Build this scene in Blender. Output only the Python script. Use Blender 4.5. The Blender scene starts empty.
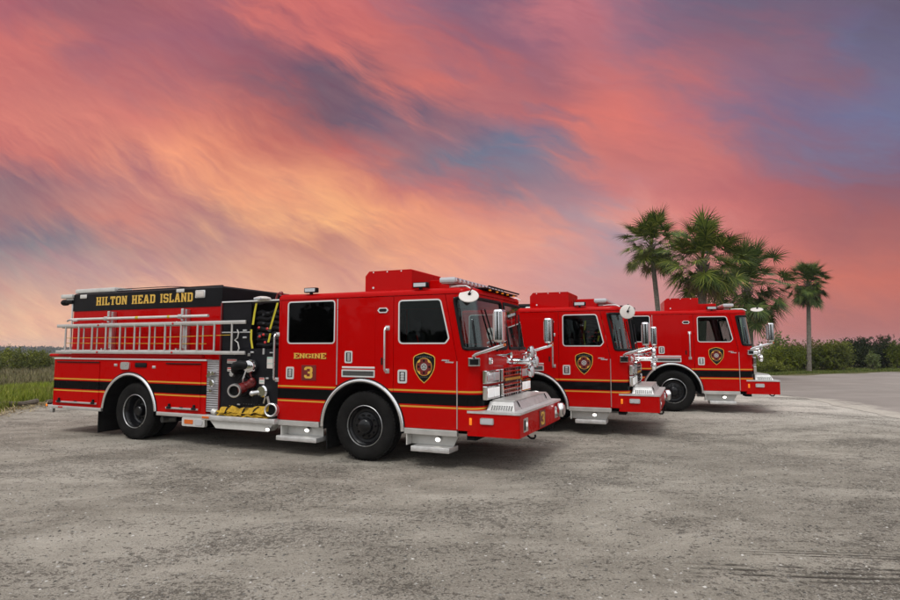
import bpy, bmesh, math, random
from mathutils import Vector, Matrix
from mathutils.geometry import tessellate_polygon
random.seed(7)
S = bpy.context.scene
C = S.collection
PI = math.pi

# ------------------------------------------------------------------ materials
def srgb(r, g, b, a=1.0):
    f = lambda c: (c/255/12.92) if c/255 <= .04045 else ((c/255+.055)/1.055)**2.4
    return (f(r), f(g), f(b), a)

class NT:
    """tiny node-tree helper"""
    def __init__(s, tree): s.t = tree; s.n = tree.nodes; s.l = tree.links
    def add(s, typ, **kw):
        n = s.n.new(typ)
        for k, v in kw.items(): setattr(n, k, v)
        return n
    def put(s, sock, v):
        if isinstance(v, bpy.types.NodeSocket): s.l.new(v, sock)
        elif v is not None: sock.default_value = v
    def math(s, op, a, b=None, c=None, clamp=False):
        n = s.add('ShaderNodeMath', operation=op, use_clamp=clamp)
        for i, v in enumerate((a, b, c)):
            if v is not None: s.put(n.inputs[i], v)
        return n.outputs[0]
    def noise(s, vec, scale, detail=4, rough=.55, dist=0):
        n = s.add('ShaderNodeTexNoise'); s.put(n.inputs['Vector'], vec)
        n.inputs['Scale'].default_value = scale; n.inputs['Detail'].default_value = detail
        n.inputs['Roughness'].default_value = rough; n.inputs['Distortion'].default_value = dist
        return n.outputs['Fac']
    def ramp(s, fac, stops, interp='LINEAR'):
        n = s.add('ShaderNodeValToRGB'); s.put(n.inputs[0], fac); cr = n.color_ramp; cr.interpolation = interp
        while len(cr.elements) < len(stops): cr.elements.new(1.0)
        for e, (p, c) in zip(cr.elements, stops):
            e.position = p; e.color = c if len(c) == 4 else (*c, 1)
        return n.outputs[0]
    def mix(s, fac, a, b, blend='MIX'):
        n = s.add('ShaderNodeMix', data_type='RGBA', blend_type=blend)
        s.put(n.inputs[0], fac); s.put(n.inputs[6], a); s.put(n.inputs[7], b)
        return n.outputs[2]
    def mapr(s, v, a, b, c=0., d=1., smooth=False):
        n = s.add('ShaderNodeMapRange', interpolation_type='SMOOTHSTEP' if smooth else 'LINEAR')
        s.put(n.inputs[0], v)
        for i, x in enumerate((a, b, c, d)): n.inputs[i+1].default_value = x
        return n.outputs[0]
    def bump(s, h, strength, dist, normal=None):
        n = s.add('ShaderNodeBump'); n.inputs['Strength'].default_value = strength; n.inputs['Distance'].default_value = dist
        s.put(n.inputs['Height'], h)
        if normal is not None: s.put(n.inputs['Normal'], normal)
        return n.outputs[0]
    def scalev(s, vec, v):
        n = s.add('ShaderNodeVectorMath', operation='MULTIPLY'); s.put(n.inputs[0], vec); n.inputs[1].default_value = v
        return n.outputs[0]

def new_mat(name):
    m = bpy.data.materials.new(name); m.use_nodes = True; t = NT(m.node_tree)
    bsdf = m.node_tree.nodes['Principled BSDF']
    return m, t, bsdf
def coords(t, kind='Object'):
    return t.add('ShaderNodeTexCoord').outputs[kind]
def principled(name, col, rough=.5, metal=0., coat=0., spec=.5, var=.0, vscale=6., bump=0., bscale=40., emit=None, es=0., coat_rough=.05):
    m, t, b = new_mat(name)
    c = (*col, 1) if len(col) == 3 else col
    b.inputs['Roughness'].default_value = rough; b.inputs['Metallic'].default_value = metal
    b.inputs['Coat Weight'].default_value = coat; b.inputs['Coat Roughness'].default_value = coat_rough
    b.inputs['Specular IOR Level'].default_value = spec
    co = coords(t)
    if var > 0:
        f = t.noise(co, vscale, 5)
        d = tuple(x*(1-var) for x in c[:3])+(1,); u = tuple(min(1, x*(1+var)) for x in c[:3])+(1,)
        t.put(b.inputs['Base Color'], t.ramp(f, [(.3, d), (.7, u)]))
        t.put(b.inputs['Roughness'], t.mapr(t.noise(co, vscale*2.3, 4), .3, .7, rough*.85, min(1, rough*1.2)))
    else: b.inputs['Base Color'].default_value = c
    if bump > 0: t.put(b.inputs['Normal'], t.bump(t.noise(co, bscale, 3), .5, bump))
    if emit: b.inputs['Emission Color'].default_value = (*emit, 1); b.inputs['Emission Strength'].default_value = es
    return m

RED = (.45, .0012, .001)
def red_paint(name, striped):
    m, t, b = new_mat(name)
    co = coords(t)
    dirt = t.noise(co, 3.0, 6, .65)
    base = t.mix(t.mapr(dirt, .35, .8, 0, .22), (*RED, 1), (.39, .002, .002, 1))
    sep = t.add('ShaderNodeSeparateXYZ'); t.put(sep.inputs[0], co); z = sep.outputs[2]
    # road dust low on the panels (a real film of dust)
    dust = t.math('MULTIPLY', t.mapr(z, .95, .45, 0, 1), t.mapr(t.noise(co, 9, 6, .7), .4, .75, 0, .04))
    if striped:
        def band(z0, z1): return t.math('MULTIPLY', t.math('GREATER_THAN', z, z0), t.math('LESS_THAN', z, z1))
        gold = t.math('ADD', band(1.079, 1.104), band(.848, .872))
        base = t.mix(gold, base, (.60, .32, .045, 1))
        base = t.mix(band(.893, 1.056), base, (.0045, .0045, .005, 1))
    base = t.mix(dust, base, (.3, .26, .2, 1))
    t.put(b.inputs['Base Color'], base)
    t.put(b.inputs['Roughness'], t.mapr(t.noise(co, 5, 5), .3, .75, .24, .38))
    b.inputs['Coat Weight'].default_value = .16; b.inputs['Coat Roughness'].default_value = .02
    b.inputs['Specular IOR Level'].default_value = .02
    t.put(b.inputs['Normal'], t.bump(t.noise(co, 1.6, 2), .2, .03))
    return m
M = {}
M['red'] = red_paint('red_paint', False)
M['stripe'] = red_paint('red_striped_paint', True)
M['black'] = principled('black_paint', (.006, .006, .007), .35, coat=.0, var=.2, spec=.12)
M['dark'] = principled('black_plastic', (.008, .008, .009), .5, var=.25, spec=.15)
M['panel'] = principled('black_panel_coating', (.008, .008, .010), .55, var=.2, bump=.0006, bscale=300, spec=.15)
M['under'] = principled('chassis_black', (.006, .006, .006), .7, spec=.1, var=.3)
M['rubber'] = principled('tyre_rubber', (.0125, .012, .0115), .85, spec=.08, var=.35, vscale=5, bump=.002, bscale=60)
M['rim'] = principled('black_rim_paint', (.006, .006, .007), .22, spec=.4, var=.2)
M['chrome'] = principled('chrome', (.82, .82, .83), .07, 1.)
M['steel'] = principled('brushed_steel', (.70, .70, .70), .3, .9, var=.12, vscale=4)
M['alu'] = principled('aluminium', (.58, .565, .54), .4, .6, var=.1, vscale=5)
M['polish'] = principled('polished_steel', (.80, .80, .80), .22, .9)
M['trim'] = principled('silver_trim', (.80, .80, .79), .3, .5)
M['gold'] = principled('gold_leaf', (.72, .44, .07), .35, .2, var=.12, vscale=20)
M['white'] = principled('white_plastic', (.62, .57, .53), .4)
M['greywhite'] = principled('pale_painted_metal', (.62, .61, .58), .45, .2, var=.1)
M['labelred'] = principled('red_label', (.5, .03, .03), .5)
M['labelgreen'] = principled('green_label', (.25, .5, .42), .5)
M['valve'] = principled('valve_red', (.15, .008, .008), .35, coat=.2, var=.2)
M['hose'] = principled('yellow_hose_jacket', (.55, .33, .02), .75, var=.3, vscale=22, bump=.004, bscale=120)
M['strap'] = principled('yellow_strap', (.52, .44, .02), .7, var=.15)
M['seat'] = principled('seat_fabric', (.03, .03, .035), .85, var=.3)
M['interior'] = principled('cab_interior', (.028, .03, .033), .7, var=.2)
M['amber'] = principled('amber_lens', (.8, .2, .01), .25, emit=(1, .28, .02), es=.35)
M['amberoff'] = principled('orange_lens', (.65, .12, .01), .2, coat=.4)
M['redlens'] = principled('red_lens', (.5, .01, .01), .15, coat=.5)
M['lamp'] = principled('lit_lamp', (.9, .9, .88), .3, emit=(1, .95, .82), es=3.0)
M['head'] = principled('lit_headlamp', (.95, .95, .95), .15, emit=(1, .98, .95), es=.18)
M['clear'] = principled('clear_lens', (.55, .55, .57), .18, .2, coat=.6)
M['mesh'] = principled('grille_mesh', (.10, .10, .095), .5, .5)
def louvre_mat():
    m, t, b = new_mat('ribbed_steel'); co = coords(t)
    w = t.add('ShaderNodeTexWave', wave_type='BANDS', bands_direction='Z'); t.put(w.inputs[0], co)
    w.inputs['Scale'].default_value = 8.0
    b.inputs['Metallic'].default_value = .75; b.inputs['Roughness'].default_value = .4
    t.put(b.inputs['Base Color'], t.ramp(t.noise(co, 6), [(.3, (.34, .34, .35)), (.7, (.44, .44, .45))]))
    t.put(b.inputs['Normal'], t.bump(w.outputs[1], 1., .012))
    return m
M['ribbed'] = louvre_mat()
def tread_plate():
    m, t, b = new_mat('tread_plate'); co = coords(t)
    v = t.add('ShaderNodeTexVoronoi'); t.put(v.inputs['Vector'], t.scalev(co, (1, 1.6, 1))); v.inputs['Scale'].default_value = 38
    b.inputs['Metallic'].default_value = .55; b.inputs['Roughness'].default_value = .38
    t.put(b.inputs['Base Color'], t.ramp(t.noise(co, 7), [(.3, (.56, .55, .535)), (.7, (.72, .71, .70))]))
    t.put(b.inputs['Normal'], t.bump(t.mapr(v.outputs['Distance'], .15, .4, 1, 0), .7, .004))
    return m
M['tread'] = tread_plate()
def glass(name, tint, gloss_col=(1, 1, 1), rough=.02, boost=1.0):
    m = bpy.data.materials.new(name); m.use_nodes = True; t = NT(m.node_tree); m.node_tree.nodes.clear()
    out = t.add('ShaderNodeOutputMaterial'); tr = t.add('ShaderNodeBsdfTransparent'); gl = t.add('ShaderNodeBsdfGlossy')
    tr.inputs[0].default_value = (*tint, 1); gl.inputs['Color'].default_value = (*gloss_col, 1); gl.inputs['Roughness'].default_value = rough
    fr = t.add('ShaderNodeFresnel'); fr.inputs[0].default_value = 1.5
    mx = t.add('ShaderNodeMixShader'); t.put(mx.inputs[0], t.math('MULTIPLY', fr.outputs[0], boost, clamp=True))
    t.put(mx.inputs[1], tr.outputs[0]); t.put(mx.inputs[2], gl.outputs[0]); t.put(out.inputs[0], mx.outputs[0])
    return m
M['windshield'] = glass('windshield_glass', (.64, .82, .80), gloss_col=(.82, .95, .95), boost=2.4)
M['tint'] = glass('dark_tinted_glass', (.05, .055, .055), (.25, .25, .26))
M['tintlight'] = glass('tinted_glass', (.62, .68, .66), (.32, .32, .32))

# ------------------------------------------------------------------ mesh builder
def rpoly(pts, r, n=5):
    """round the corners of a closed 2-D polygon"""
    out = []; N = len(pts)
    rr = r if isinstance(r, (list, tuple)) else [r]*N
    for i in range(N):
        p0, p, p1 = Vector(pts[i-1]), Vector(pts[i]), Vector(pts[(i+1) % N])
        a, b = (p0-p), (p1-p)
        if rr[i] <= 0: out.append(tuple(p)); continue
        a.normalize(); b.normalize()
        ang = a.angle(b); d = min(rr[i]/math.tan(ang/2), (p0-p).length*.49, (p1-p).length*.49)
        s, e = p+a*d, p+b*d
        for k in range(n+1):
            u = k/n; q = s*(1-u)**2 + p*2*u*(1-u) + e*u*u
            out.append((q.x, q.y))
    return out
def rrect(x0, x1, z0, z1, r, n=5): return rpoly([(x0, z0), (x1, z0), (x1, z1), (x0, z1)], r, n)
def circ(cx, cz, r, n=24, a0=0.): return [(cx+r*math.cos(a0+2*PI*i/n), cz+r*math.sin(a0+2*PI*i/n)) for i in range(n)]

OFF = Vector((0, 0, 0)); WID = 2.42
class MB:
    def __init__(s): s.bm = bmesh.new()
    def _add(s, tmp, mat=None):
        if mat is not None: bmesh.ops.transform(tmp, matrix=mat, verts=tmp.verts)
        me = bpy.data.meshes.new('tmp'); tmp.to_mesh(me); tmp.free(); s.bm.from_mesh(me); bpy.data.meshes.remove(me)
        return s
    def box(s, x0, x1, y0, y1, z0, z1, bev=0., seg=2, mat=None):
        t = bmesh.new(); bmesh.ops.create_cube(t, size=1)
        for v in t.verts:
            v.co = Vector(((x0+x1)/2+v.co.x*(x1-x0), (y0+y1)/2+v.co.y*(y1-y0), (z0+z1)/2+v.co.z*(z1-z0)))
        if bev > 0: bmesh.ops.bevel(t, geom=list(t.edges), offset=bev, segments=seg, profile=.5, affect='EDGES')
        return s._add(t, mat)
    def cyl(s, p0, p1, r, seg=16, r2=None, caps=True):
        p0, p1 = Vector(p0), Vector(p1); t = bmesh.new(); d = p1-p0
        bmesh.ops.create_cone(t, cap_ends=caps, segments=seg, radius1=r, radius2=r if r2 is None else r2, depth=d.length)
        return s._add(t, Matrix.Translation((p0+p1)/2) @ d.to_track_quat('Z', 'Y').to_matrix().to_4x4())
    def ball(s, c, r, sc=(1, 1, 1), seg=14):
        t = bmesh.new(); bmesh.ops.create_uvsphere(t, u_segments=seg, v_segments=max(6, seg//2), radius=r)
        return s._add(t, Matrix.Translation(c) @ Matrix.Diagonal((*sc, 1)))
    def tube(s, pts, r, seg=10, closed=False, rs=None):
        pts = [Vector(p) for p in pts]; n = len(pts); rings = []
        up = Vector((0, 0, 1)); prev = None
        for i, p in enumerate(pts):
            a = pts[i-1] if (i > 0 or closed) else p; b = pts[(i+1) % n] if (i < n-1 or closed) else p
            d = (b-a).normalized()
            if prev is None:
                x = d.cross(up) if abs(d.z) < .95 else d.cross(Vector((1, 0, 0)))
            else: x = prev - d*prev.dot(d)
            x.normalize(); y = d.cross(x); prev = x
            R = r if rs is None else rs[i]
            rings.append([s.bm.verts.new(p + (x*math.cos(2*PI*k/seg)+y*math.sin(2*PI*k/seg))*R) for k in range(seg)])
        m = n if closed else n-1
        for i in range(m):
            A, B = rings[i], rings[(i+1) % n]
            for k in range(seg): s.bm.faces.new((A[k], A[(k+1) % seg], B[(k+1) % seg], B[k]))
        if not closed: s.bm.faces.new(rings[0][::-1]); s.bm.faces.new(rings[-1])
        return s
    def ribbon(s, pts, wv, th):
        """flat band along pts, width vector wv, thickness th"""
        wv = Vector(wv); pts = [Vector(p) for p in pts]; R = []
        for i, p in enumerate(pts):
            d = (pts[min(i+1, len(pts)-1)]-pts[max(i-1, 0)]).normalized(); nn = d.cross(wv).normalized()*th/2
            R.append([s.bm.verts.new(q) for q in (p-wv/2-nn, p+wv/2-nn, p+wv/2+nn, p-wv/2+nn)])
        for A, B in zip(R, R[1:]):
            for k in range(4): s.bm.faces.new((A[k], A[(k+1) % 4], B[(k+1) % 4], B[k]))
        s.bm.faces.new(R[0][::-1]); s.bm.faces.new(R[-1])
        return s
    def lathe(s, prof, c, axis='y', seg=40, closed=False):
        """prof = [(r, a)], a along axis from c"""
        c = Vector(c); rings = []
        for r, a in prof:
            ring = []
            for k in range(seg):
                q = 2*PI*k/seg; u, w = r*math.cos(q), r*math.sin(q)
                ring.append(s.bm.verts.new(c+{'y': Vector((u, a, w)), 'x': Vector((a, u, w)), 'z': Vector((u, w, a))}[axis]))
            rings.append(ring)
        n = len(rings)
        for i in range(n if closed else n-1):
            A, B = rings[i], rings[(i+1) % n]
            for k in range(seg): s.bm.faces.new((A[k], A[(k+1) % seg], B[(k+1) % seg], B[k]))
        if not closed: s.bm.faces.new(rings[0][::-1]); s.bm.faces.new(rings[-1])
        return s
    def plate(s, outer, d0, d1, holes=(), ax='y'):
        """prism of a 2-D outline (with holes) between depths d0 and d1 along ax"""
        mp = {'y': lambda a, b, d: (a, d, b), 'x': lambda a, b, d: (d, a, b), 'z': lambda a, b, d: (a, b, d)}[ax]
        loops = [list(outer)]+[list(h) for h in holes]
        flat = [p for l in loops for p in l]
        tris = tessellate_polygon([[Vector((p[0], p[1], 0)) for p in l] for l in loops])
        A = [s.bm.verts.new(mp(*p, d0)) for p in flat]; B = [s.bm.verts.new(mp(*p, d1)) for p in flat]
        for t in tris:
            if len(set(t)) < 3: continue
            try: s.bm.faces.new([A[i] for i in t]); s.bm.faces.new([B[i] for i in t][::-1])
            except ValueError: pass
        o = 0
        for l in loops:
            n = len(l)
            for i in range(n):
                j = (i+1) % n
                try: s.bm.faces.new((A[o+i], A[o+j], B[o+j], B[o+i]))
                except ValueError: pass
            o += n
        return s
    def grid(s, rows):
        V = [[s.bm.verts.new(p) for p in r] for r in rows]
        for A, B in zip(V, V[1:]):
            for i in range(len(A)-1): s.bm.faces.new((A[i], A[i+1], B[i+1], B[i]))
        return s
    def build(s, name, mat, parent=None, mirror=False, ang=35, origin=None, recalc=True):
        bm = s.bm
        if mirror:
            for v in bm.verts: v.co.y = WID - v.co.y
        if recalc: bmesh.ops.recalc_face_normals(bm, faces=bm.faces)
        elif mirror: bmesh.ops.reverse_faces(bm, faces=bm.faces)
        off = OFF if origin is None else Vector(origin)
        if off.length: bmesh.ops.translate(bm, verts=bm.verts, vec=-off)
        lim = math.radians(ang)
        for f in bm.faces: f.smooth = True
        for e in bm.edges:
            if len(e.link_faces) == 2:
                a0, a1 = e.link_faces[0].calc_area(), e.link_faces[1].calc_area()
                e.smooth = e.calc_face_angle(0) < lim and not (max(a0, a1) > 14*min(a0, a1) and e.calc_face_angle(0) > .05)
        me = bpy.data.meshes.new(name); bm.to_mesh(me); bm.free()
        me.materials.append(mat if not isinstance(mat, str) else M[mat])
        o = bpy.data.objects.new(name, me); C.objects.link(o)
        if parent: o.parent = parent
        if origin is not None: o.location = Vector(origin)-OFF
        return o
def tag(o, label, cat, group=None):
    o['label'] = label; o['category'] = cat
    if group: o['group'] = group
    return o
def empty(name, loc, rz=0.):
    o = bpy.data.objects.new(name, None); C.objects.link(o); o.location = loc; o.rotation_euler = (0, 0, rz); o.empty_display_size = .3
    return o
def copy_tree(o, parent=None, skip=()):
    c = o.copy(); C.objects.link(c)
    if parent: c.parent = parent
    for ch in list(o.children):
        if ch.name.split('.')[0] in skip: continue
        copy_tree(ch, c, skip)
    return c

# ------------------------------------------------------------------ block slab lettering
GL = {
'H': (5, [(0,0),(2.2,0),(2.2,.8),(1.8,.8),(1.8,2.9),(3.2,2.9),(3.2,.8),(2.8,.8),(2.8,0),(5,0),(5,.8),(4.6,.8),(4.6,6.2),(5,6.2),(5,7),(2.8,7),(2.8,6.2),(3.2,6.2),(3.2,4.1),(1.8,4.1),(1.8,6.2),(2.2,6.2),(2.2,7),(0,7),(0,6.2),(.4,6.2),(.4,.8),(0,.8)], []),
'I': (2.4, [(0,0),(2.4,0),(2.4,.8),(1.9,.8),(1.9,6.2),(2.4,6.2),(2.4,7),(0,7),(0,6.2),(.5,6.2),(.5,.8),(0,.8)], []),
'L': (4.4, [(0,0),(4.4,0),(4.4,2.2),(3.4,2.2),(3.4,1.2),(1.8,1.2),(1.8,6.2),(2.4,6.2),(2.4,7),(0,7),(0,6.2),(.4,6.2),(.4,.8),(0,.8)], []),
'T': (4.8, [(1.2,0),(3.6,0),(3.6,.8),(3.1,.8),(3.1,5.8),(3.8,5.8),(3.8,4.8),(4.8,4.8),(4.8,7),(0,7),(0,4.8),(1,4.8),(1,5.8),(1.7,5.8),(1.7,.8),(1.2,.8)], []),
'O': (4.8, [(1,0),(3.8,0),(4.8,1),(4.8,6),(3.8,7),(1,7),(0,6),(0,1)], [[(1.7,1.2),(3.1,1.2),(3.4,1.5),(3.4,5.5),(3.1,5.8),(1.7,5.8),(1.4,5.5),(1.4,1.5)]]),
'N': (5.2, [(0,0),(2.2,0),(2.2,.8),(1.7,.8),(1.7,4.4),(3.6,0),(4.8,0),(4.8,6.2),(5.2,6.2),(5.2,7),(3,7),(3,6.2),(3.5,6.2),(3.5,2.8),(1.7,7),(0,7),(0,6.2),(.4,6.2),(.4,.8),(0,.8)], []),
'E': (4.4, [(0,0),(4.4,0),(4.4,2.1),(3.4,2.1),(3.4,1.2),(1.8,1.2),(1.8,2.9),(3.2,2.9),(3.2,4.1),(1.8,4.1),(1.8,5.8),(3.4,5.8),(3.4,4.9),(4.4,4.9),(4.4,7),(0,7),(0,6.2),(.4,6.2),(.4,.8),(0,.8)], []),
'A': (5.2, [(0,0),(2,0),(2,.8),(1.7,.8),(1.95,1.9),(3.25,1.9),(3.5,.8),(3.2,.8),(3.2,0),(5.2,0),(5.2,.8),(4.9,.8),(3.5,7),(1.7,7),(.3,.8),(0,.8)], [[(2.2,3.1),(3.0,3.1),(2.6,5.2)]]),
'D': (4.8, [(0,0),(3.8,0),(4.8,1),(4.8,6),(3.8,7),(0,7),(0,6.2),(.4,6.2),(.4,.8),(0,.8)], [[(1.8,1.2),(3.1,1.2),(3.4,1.5),(3.4,5.5),(3.1,5.8),(1.8,5.8)]]),
'S': (4.7, [(0,.9),(.9,0),(3.8,0),(4.7,.9),(4.7,3.2),(3.8,4.1),(1.4,4.1),(1.4,5.8),(3.3,5.8),(3.3,5),(4.7,5),(4.7,6.1),(3.8,7),(.9,7),(0,6.1),(0,3.8),(.9,2.9),(3.3,2.9),(3.3,1.2),(1.4,1.2),(1.4,2),(0,2)], []),
'G': (4.8, [(0,1),(1,0),(3.8,0),(4.8,1),(4.8,3.8),(2.6,3.8),(2.6,2.7),(3.4,2.7),(3.4,1.2),(1.4,1.2),(1.4,5.8),(3.4,5.8),(3.4,4.9),(4.8,4.9),(4.8,6),(3.8,7),(1,7),(0,6)], []),
'3': (4.7, [(0,.9),(.9,0),(3.8,0),(4.7,.9),(4.7,3),(4.2,3.5),(4.7,4),(4.7,6.1),(3.8,7),(.9,7),(0,6.1),(0,5),(1.4,5),(1.4,5.8),(3.3,5.8),(3.3,4.1),(2,4.1),(2,2.9),(3.3,2.9),(3.3,1.2),(1.4,1.2),(1.4,2),(0,2)], []),
}
def letters(mb, text, a0, a1, b0, b1, d0, d1, ax='y', gap=.75, big=()):
    """block letters filling a0..a1 x b0..b1"""
    tot = sum(3.0 if ch == ' ' else GL[ch][0]+gap for ch in text)-gap
    k = (a1-a0)/tot; h = (b1-b0)/7; x = 0.
    for i, ch in enumerate(text):
        if ch == ' ': x += 3.0; continue
        w, o, hs = GL[ch]; f = lambda p: (a0+(x+p[0])*k, b0+p[1]*h)
        mb.plate([f(p) for p in o], d0, d1, [[f(p) for p in q] for q in hs], ax)
        x += w+gap
    return mb

# ------------------------------------------------------------------ FIRE ENGINE (engine frame: x forward, y away from the camera side, z up)
TR = [(-7.3576, 11.6076, 0., .4156), (-4.3242, 14.804, -.0342, .3929), (-.6472, 16.7163, .0714, .2621)]
def to_world(i, p):
    X0, Y0, dz, th = TR[i]; c, s = math.cos(th), math.sin(th)
    return Vector((X0+p[0]*c+p[1]*s, Y0-p[0]*s+p[1]*c, p[2]+dz))
XR, FW, RW, FA, RA = 4.96, 6.60, 1.57, (6.567, .50), (1.46, .50)
AR = .735
def arc(c, r, x0=None, x1=None, z0=None, n=20):
    """arch outline from left foot to right foot (at height z0)"""
    a = math.asin((z0-c[1])/r); L, R = PI-a, a
    if x0 is not None: L = math.acos((x0-c[0])/r)
    if x1 is not None: R = math.acos((x1-c[0])/r)
    return [(c[0]+r*math.cos(L+(R-L)*i/n), c[1]+r*math.sin(L+(R-L)*i/n)) for i in range(n+1)]

def make_engine():
    root = empty('fire_engine', (TR[0][0], TR[0][1], TR[0][2]), -TR[0][3])
    T = 0.035
    # ---------------- cab sides
    rear_win = rrect(5.15, 6.05, 1.79, 2.45, .05)
    fw_pts = [(7.215, 1.785), (7.965, 1.785), (8.018, 1.85), (7.885, 2.41), (7.215, 2.41)]
    front_win = rpoly(fw_pts, [.06, .04, .03, .06, .05])
    def grow(poly, d):
        n = len(poly); out = []
        cx = sum(p[0] for p in poly)/n; cz = sum(p[1] for p in poly)/n
        for i in range(n):
            a, b = Vector(poly[i-1]), Vector(poly[(i+1) % n]); t = (b-a).normalized(); nn = Vector((t.y, -t.x))
            p = Vector(poly[i]); q = p+nn*d
            out.append((q.x, q.y))
        return out
    ZT = 2.487; zb = .552
    rd_arc = arc(FA, AR, None, 6.108, zb, 10)
    rear_door_poly = [(5.0, zb)]+rd_arc+[(6.108, ZT), (5.0, ZT)]
    mid_poly = arc(FA, AR, 6.116, 7.112, zb, 14)+[(7.112, ZT), (6.116, ZT)]
    fd_arc = arc(FA, AR, 7.120, None, zb, 10)
    front_door_poly = fd_arc+[(8.146, zb), (8.146, 1.54), (7.962, ZT), (7.120, ZT)]
    for mir in (False, True):
        rd = MB().plate(rear_door_poly, 0, T, [rear_win]).build('cab_door', 'stripe', root, mir)
        MB().plate(grow(rear_win, .017), -.006, .012, [grow(rear_win, -.004)]).build('window_frame', 'trim', rd, mir)
        MB().plate(grow(rear_win, -.001), .014, .02).build('window_glass', 'tint', rd, mir)
        MB().box(5.895, 5.915, .022, .03, 1.80, 2.44).build('window_divider', 'mesh', rd, mir)
        fd = MB().plate(front_door_poly, 0, T, [front_win]).build('cab_door', 'stripe', root, mir)
        MB().plate(grow(front_win, .017), -.006, .012, [grow(front_win, -.004)]).build('window_frame', 'trim', fd, mir)
        MB().plate(grow(front_win, -.001), .014, .02).build('window_glass', 'tintlight', fd, mir)
        for d, (hx, hz) in ((rd, (5.13, 1.205)), (fd, (7.197, 1.19))):
            b = MB().plate(rrect(hx, hx+.155, hz, hz+.20, .03), -.012, .002, [rrect(hx+.028, hx+.127, hz+.03, hz+.17, .01)]).build('handle', 'trim', d, mir)
            MB().box(hx+.029, hx+.126, -.004, .0, hz+.031, hz+.169).build('handle_recess', 'dark', b, mir)
            mb = MB().box(hx+.05, hx+.105, -.011, -.0045, hz+.04, hz+.16, .004)
            for k in range(3): mb.box(hx+.046, hx+.109, -.015, -.008, hz+.05+k*.038, hz+.068+k*.038, .003)
            mb.build('handle_grip', 'steel', b, mir)
        # mid panel, rear pillar, long hinges
        MB().plate(mid_poly, 0, T).build('side_panel', 'stripe', root, mir)
        MB().box(XR, 4.994, 0, T, zb, ZT).build('rear_pillar', 'stripe', root, mir)
        MB().box(6.226, 6.80, -.006, .001, 1.36, 2.355, .003).build('access_panel', 'red', root, mir)
        MB().cyl((6.112, -.006, 1.14), (6.112, -.006, 2.48), .009, 8).build('hinge', 'steel', root, mir)
        MB().cyl((8.153, -.004, .57), (8.153, -.004, 1.52), .009, 8).build('hinge', 'steel', root, mir)
        # handle bezel on the mid panel
        hb = MB().plate(rrect(6.26, 6.40, 1.475, 1.665, .03), -.016, -.004, [rrect(6.285, 6.375, 1.50, 1.64, .01)]).build('storage_latch', 'trim', root, mir)
        MB().box(6.284, 6.376, -.007, -.0045, 1.499, 1.641).build('latch_recess', 'dark', hb, mir)
        MB().box(6.305, 6.355, -.013, -.0072, 1.51, 1.63, .004).build('latch_grip', 'steel', hb, mir)
        # hexagonal marker light
        hx = [(6.84, 2.28), (6.875, 2.32), (6.995, 2.32), (7.03, 2.28), (6.995, 2.24), (6.875, 2.24)]
        hl = MB().plate(hx, -.014, .002, [[(6.862, 2.28), (6.885, 2.305), (6.985, 2.305), (7.008, 2.28), (6.985, 2.255), (6.885, 2.255)]]).build('side_light', 'trim', root, mir)
        MB().box(6.87, 7.0, -.008, -.001, 2.26, 2.30).build('lens', 'dark', hl, mir)
        # vent with bright bar
        MB().box(6.21, 6.80, -.012, .001, 1.395, 1.425, .005).build('panel_trim', 'trim', root, mir)
        vf = MB().plate(rrect(6.205, 6.80, 1.262, 1.378, .008), -.012, .001, [rrect(6.225, 6.78, 1.284, 1.356, .004)]).build('vent', 'trim', root, mir)
        mb = MB().box(6.224, 6.781, -.003, .0, 1.283, 1.357)
        for k in range(18): mb.box(6.235+k*.0305, 6.25+k*.0305, -.008, -.003, 1.286, 1.354)
        mb.build('vent_mesh', 'mesh', vf, mir)
        MB().box(6.905, 6.935, -.012, .001, 1.455, 1.565, .008).build('door_catch', 'dark', root, mir)
        for gx, z0, z1 in ((7.006, 1.365, 2.01), (4.93, 1.19, 1.93)):
            g = MB().tube([(gx, .0, z0), (gx, -.06, z0+.005), (gx, -.075, z0+.03), (gx, -.075, z1-.03), (gx, -.06, z1-.005), (gx, .0, z1)], .0165, 10)
            g.box(gx-.03, gx+.045, -.008, .004, z0-.035, z0+.035, .006).box(gx-.03, gx+.045, -.008, .004, z1-.035, z1+.035, .006)
            g.build('grab_rail', 'steel', root, mir)
        # bright wheel arch lips and dark liners
        for c, wx in ((FA, FW), (RA, RW)):
            rim = []
            o, i = arc(c, .742, None, None, .49 if c is FA else .555, 32), arc(c, .688, None, None, .49 if c is FA else .555, 32)
            am = MB().tube([(x, -.006, z) for x, z in arc(c, .714, None, None, .49 if c is FA else .555, 36)], .0285, 10)
            am.build('wheel_arch', 'polish', root, mir)
            q0, q1 = arc(c, .712, None, None, .49 if c is FA else .555, 32), arc(c, .690, None, None, .49 if c is FA else .555, 32)
            MB().plate(q0+q1[::-1], .0, .06).build('arch_flange', 'alu', root, mir)
            o2, i2 = arc(c, .757, None, None, .56, 32), arc(c, .7425, None, None, .56, 32)
            MB().plate(o2+i2[::-1], -.012, .0005).build('arch_gasket', 'dark', root, mir)
            o3, i3 = arc(c, .686, None, None, .45, 24), arc(c, .676, None, None, .45, 24)
            MB().plate(o3+i3[::-1], -.02, .62).build('wheel_well', 'under', root, mir)
        # door sills and steps
        MB().box(4.985, 5.79, -.012, .05, .462, .545, .006).build('sill_trim', 'alu', root, mir)
        MB().box(7.31, 8.152, -.012, .05, .462, .545, .006).build('sill_trim', 'alu', root, mir)
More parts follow.
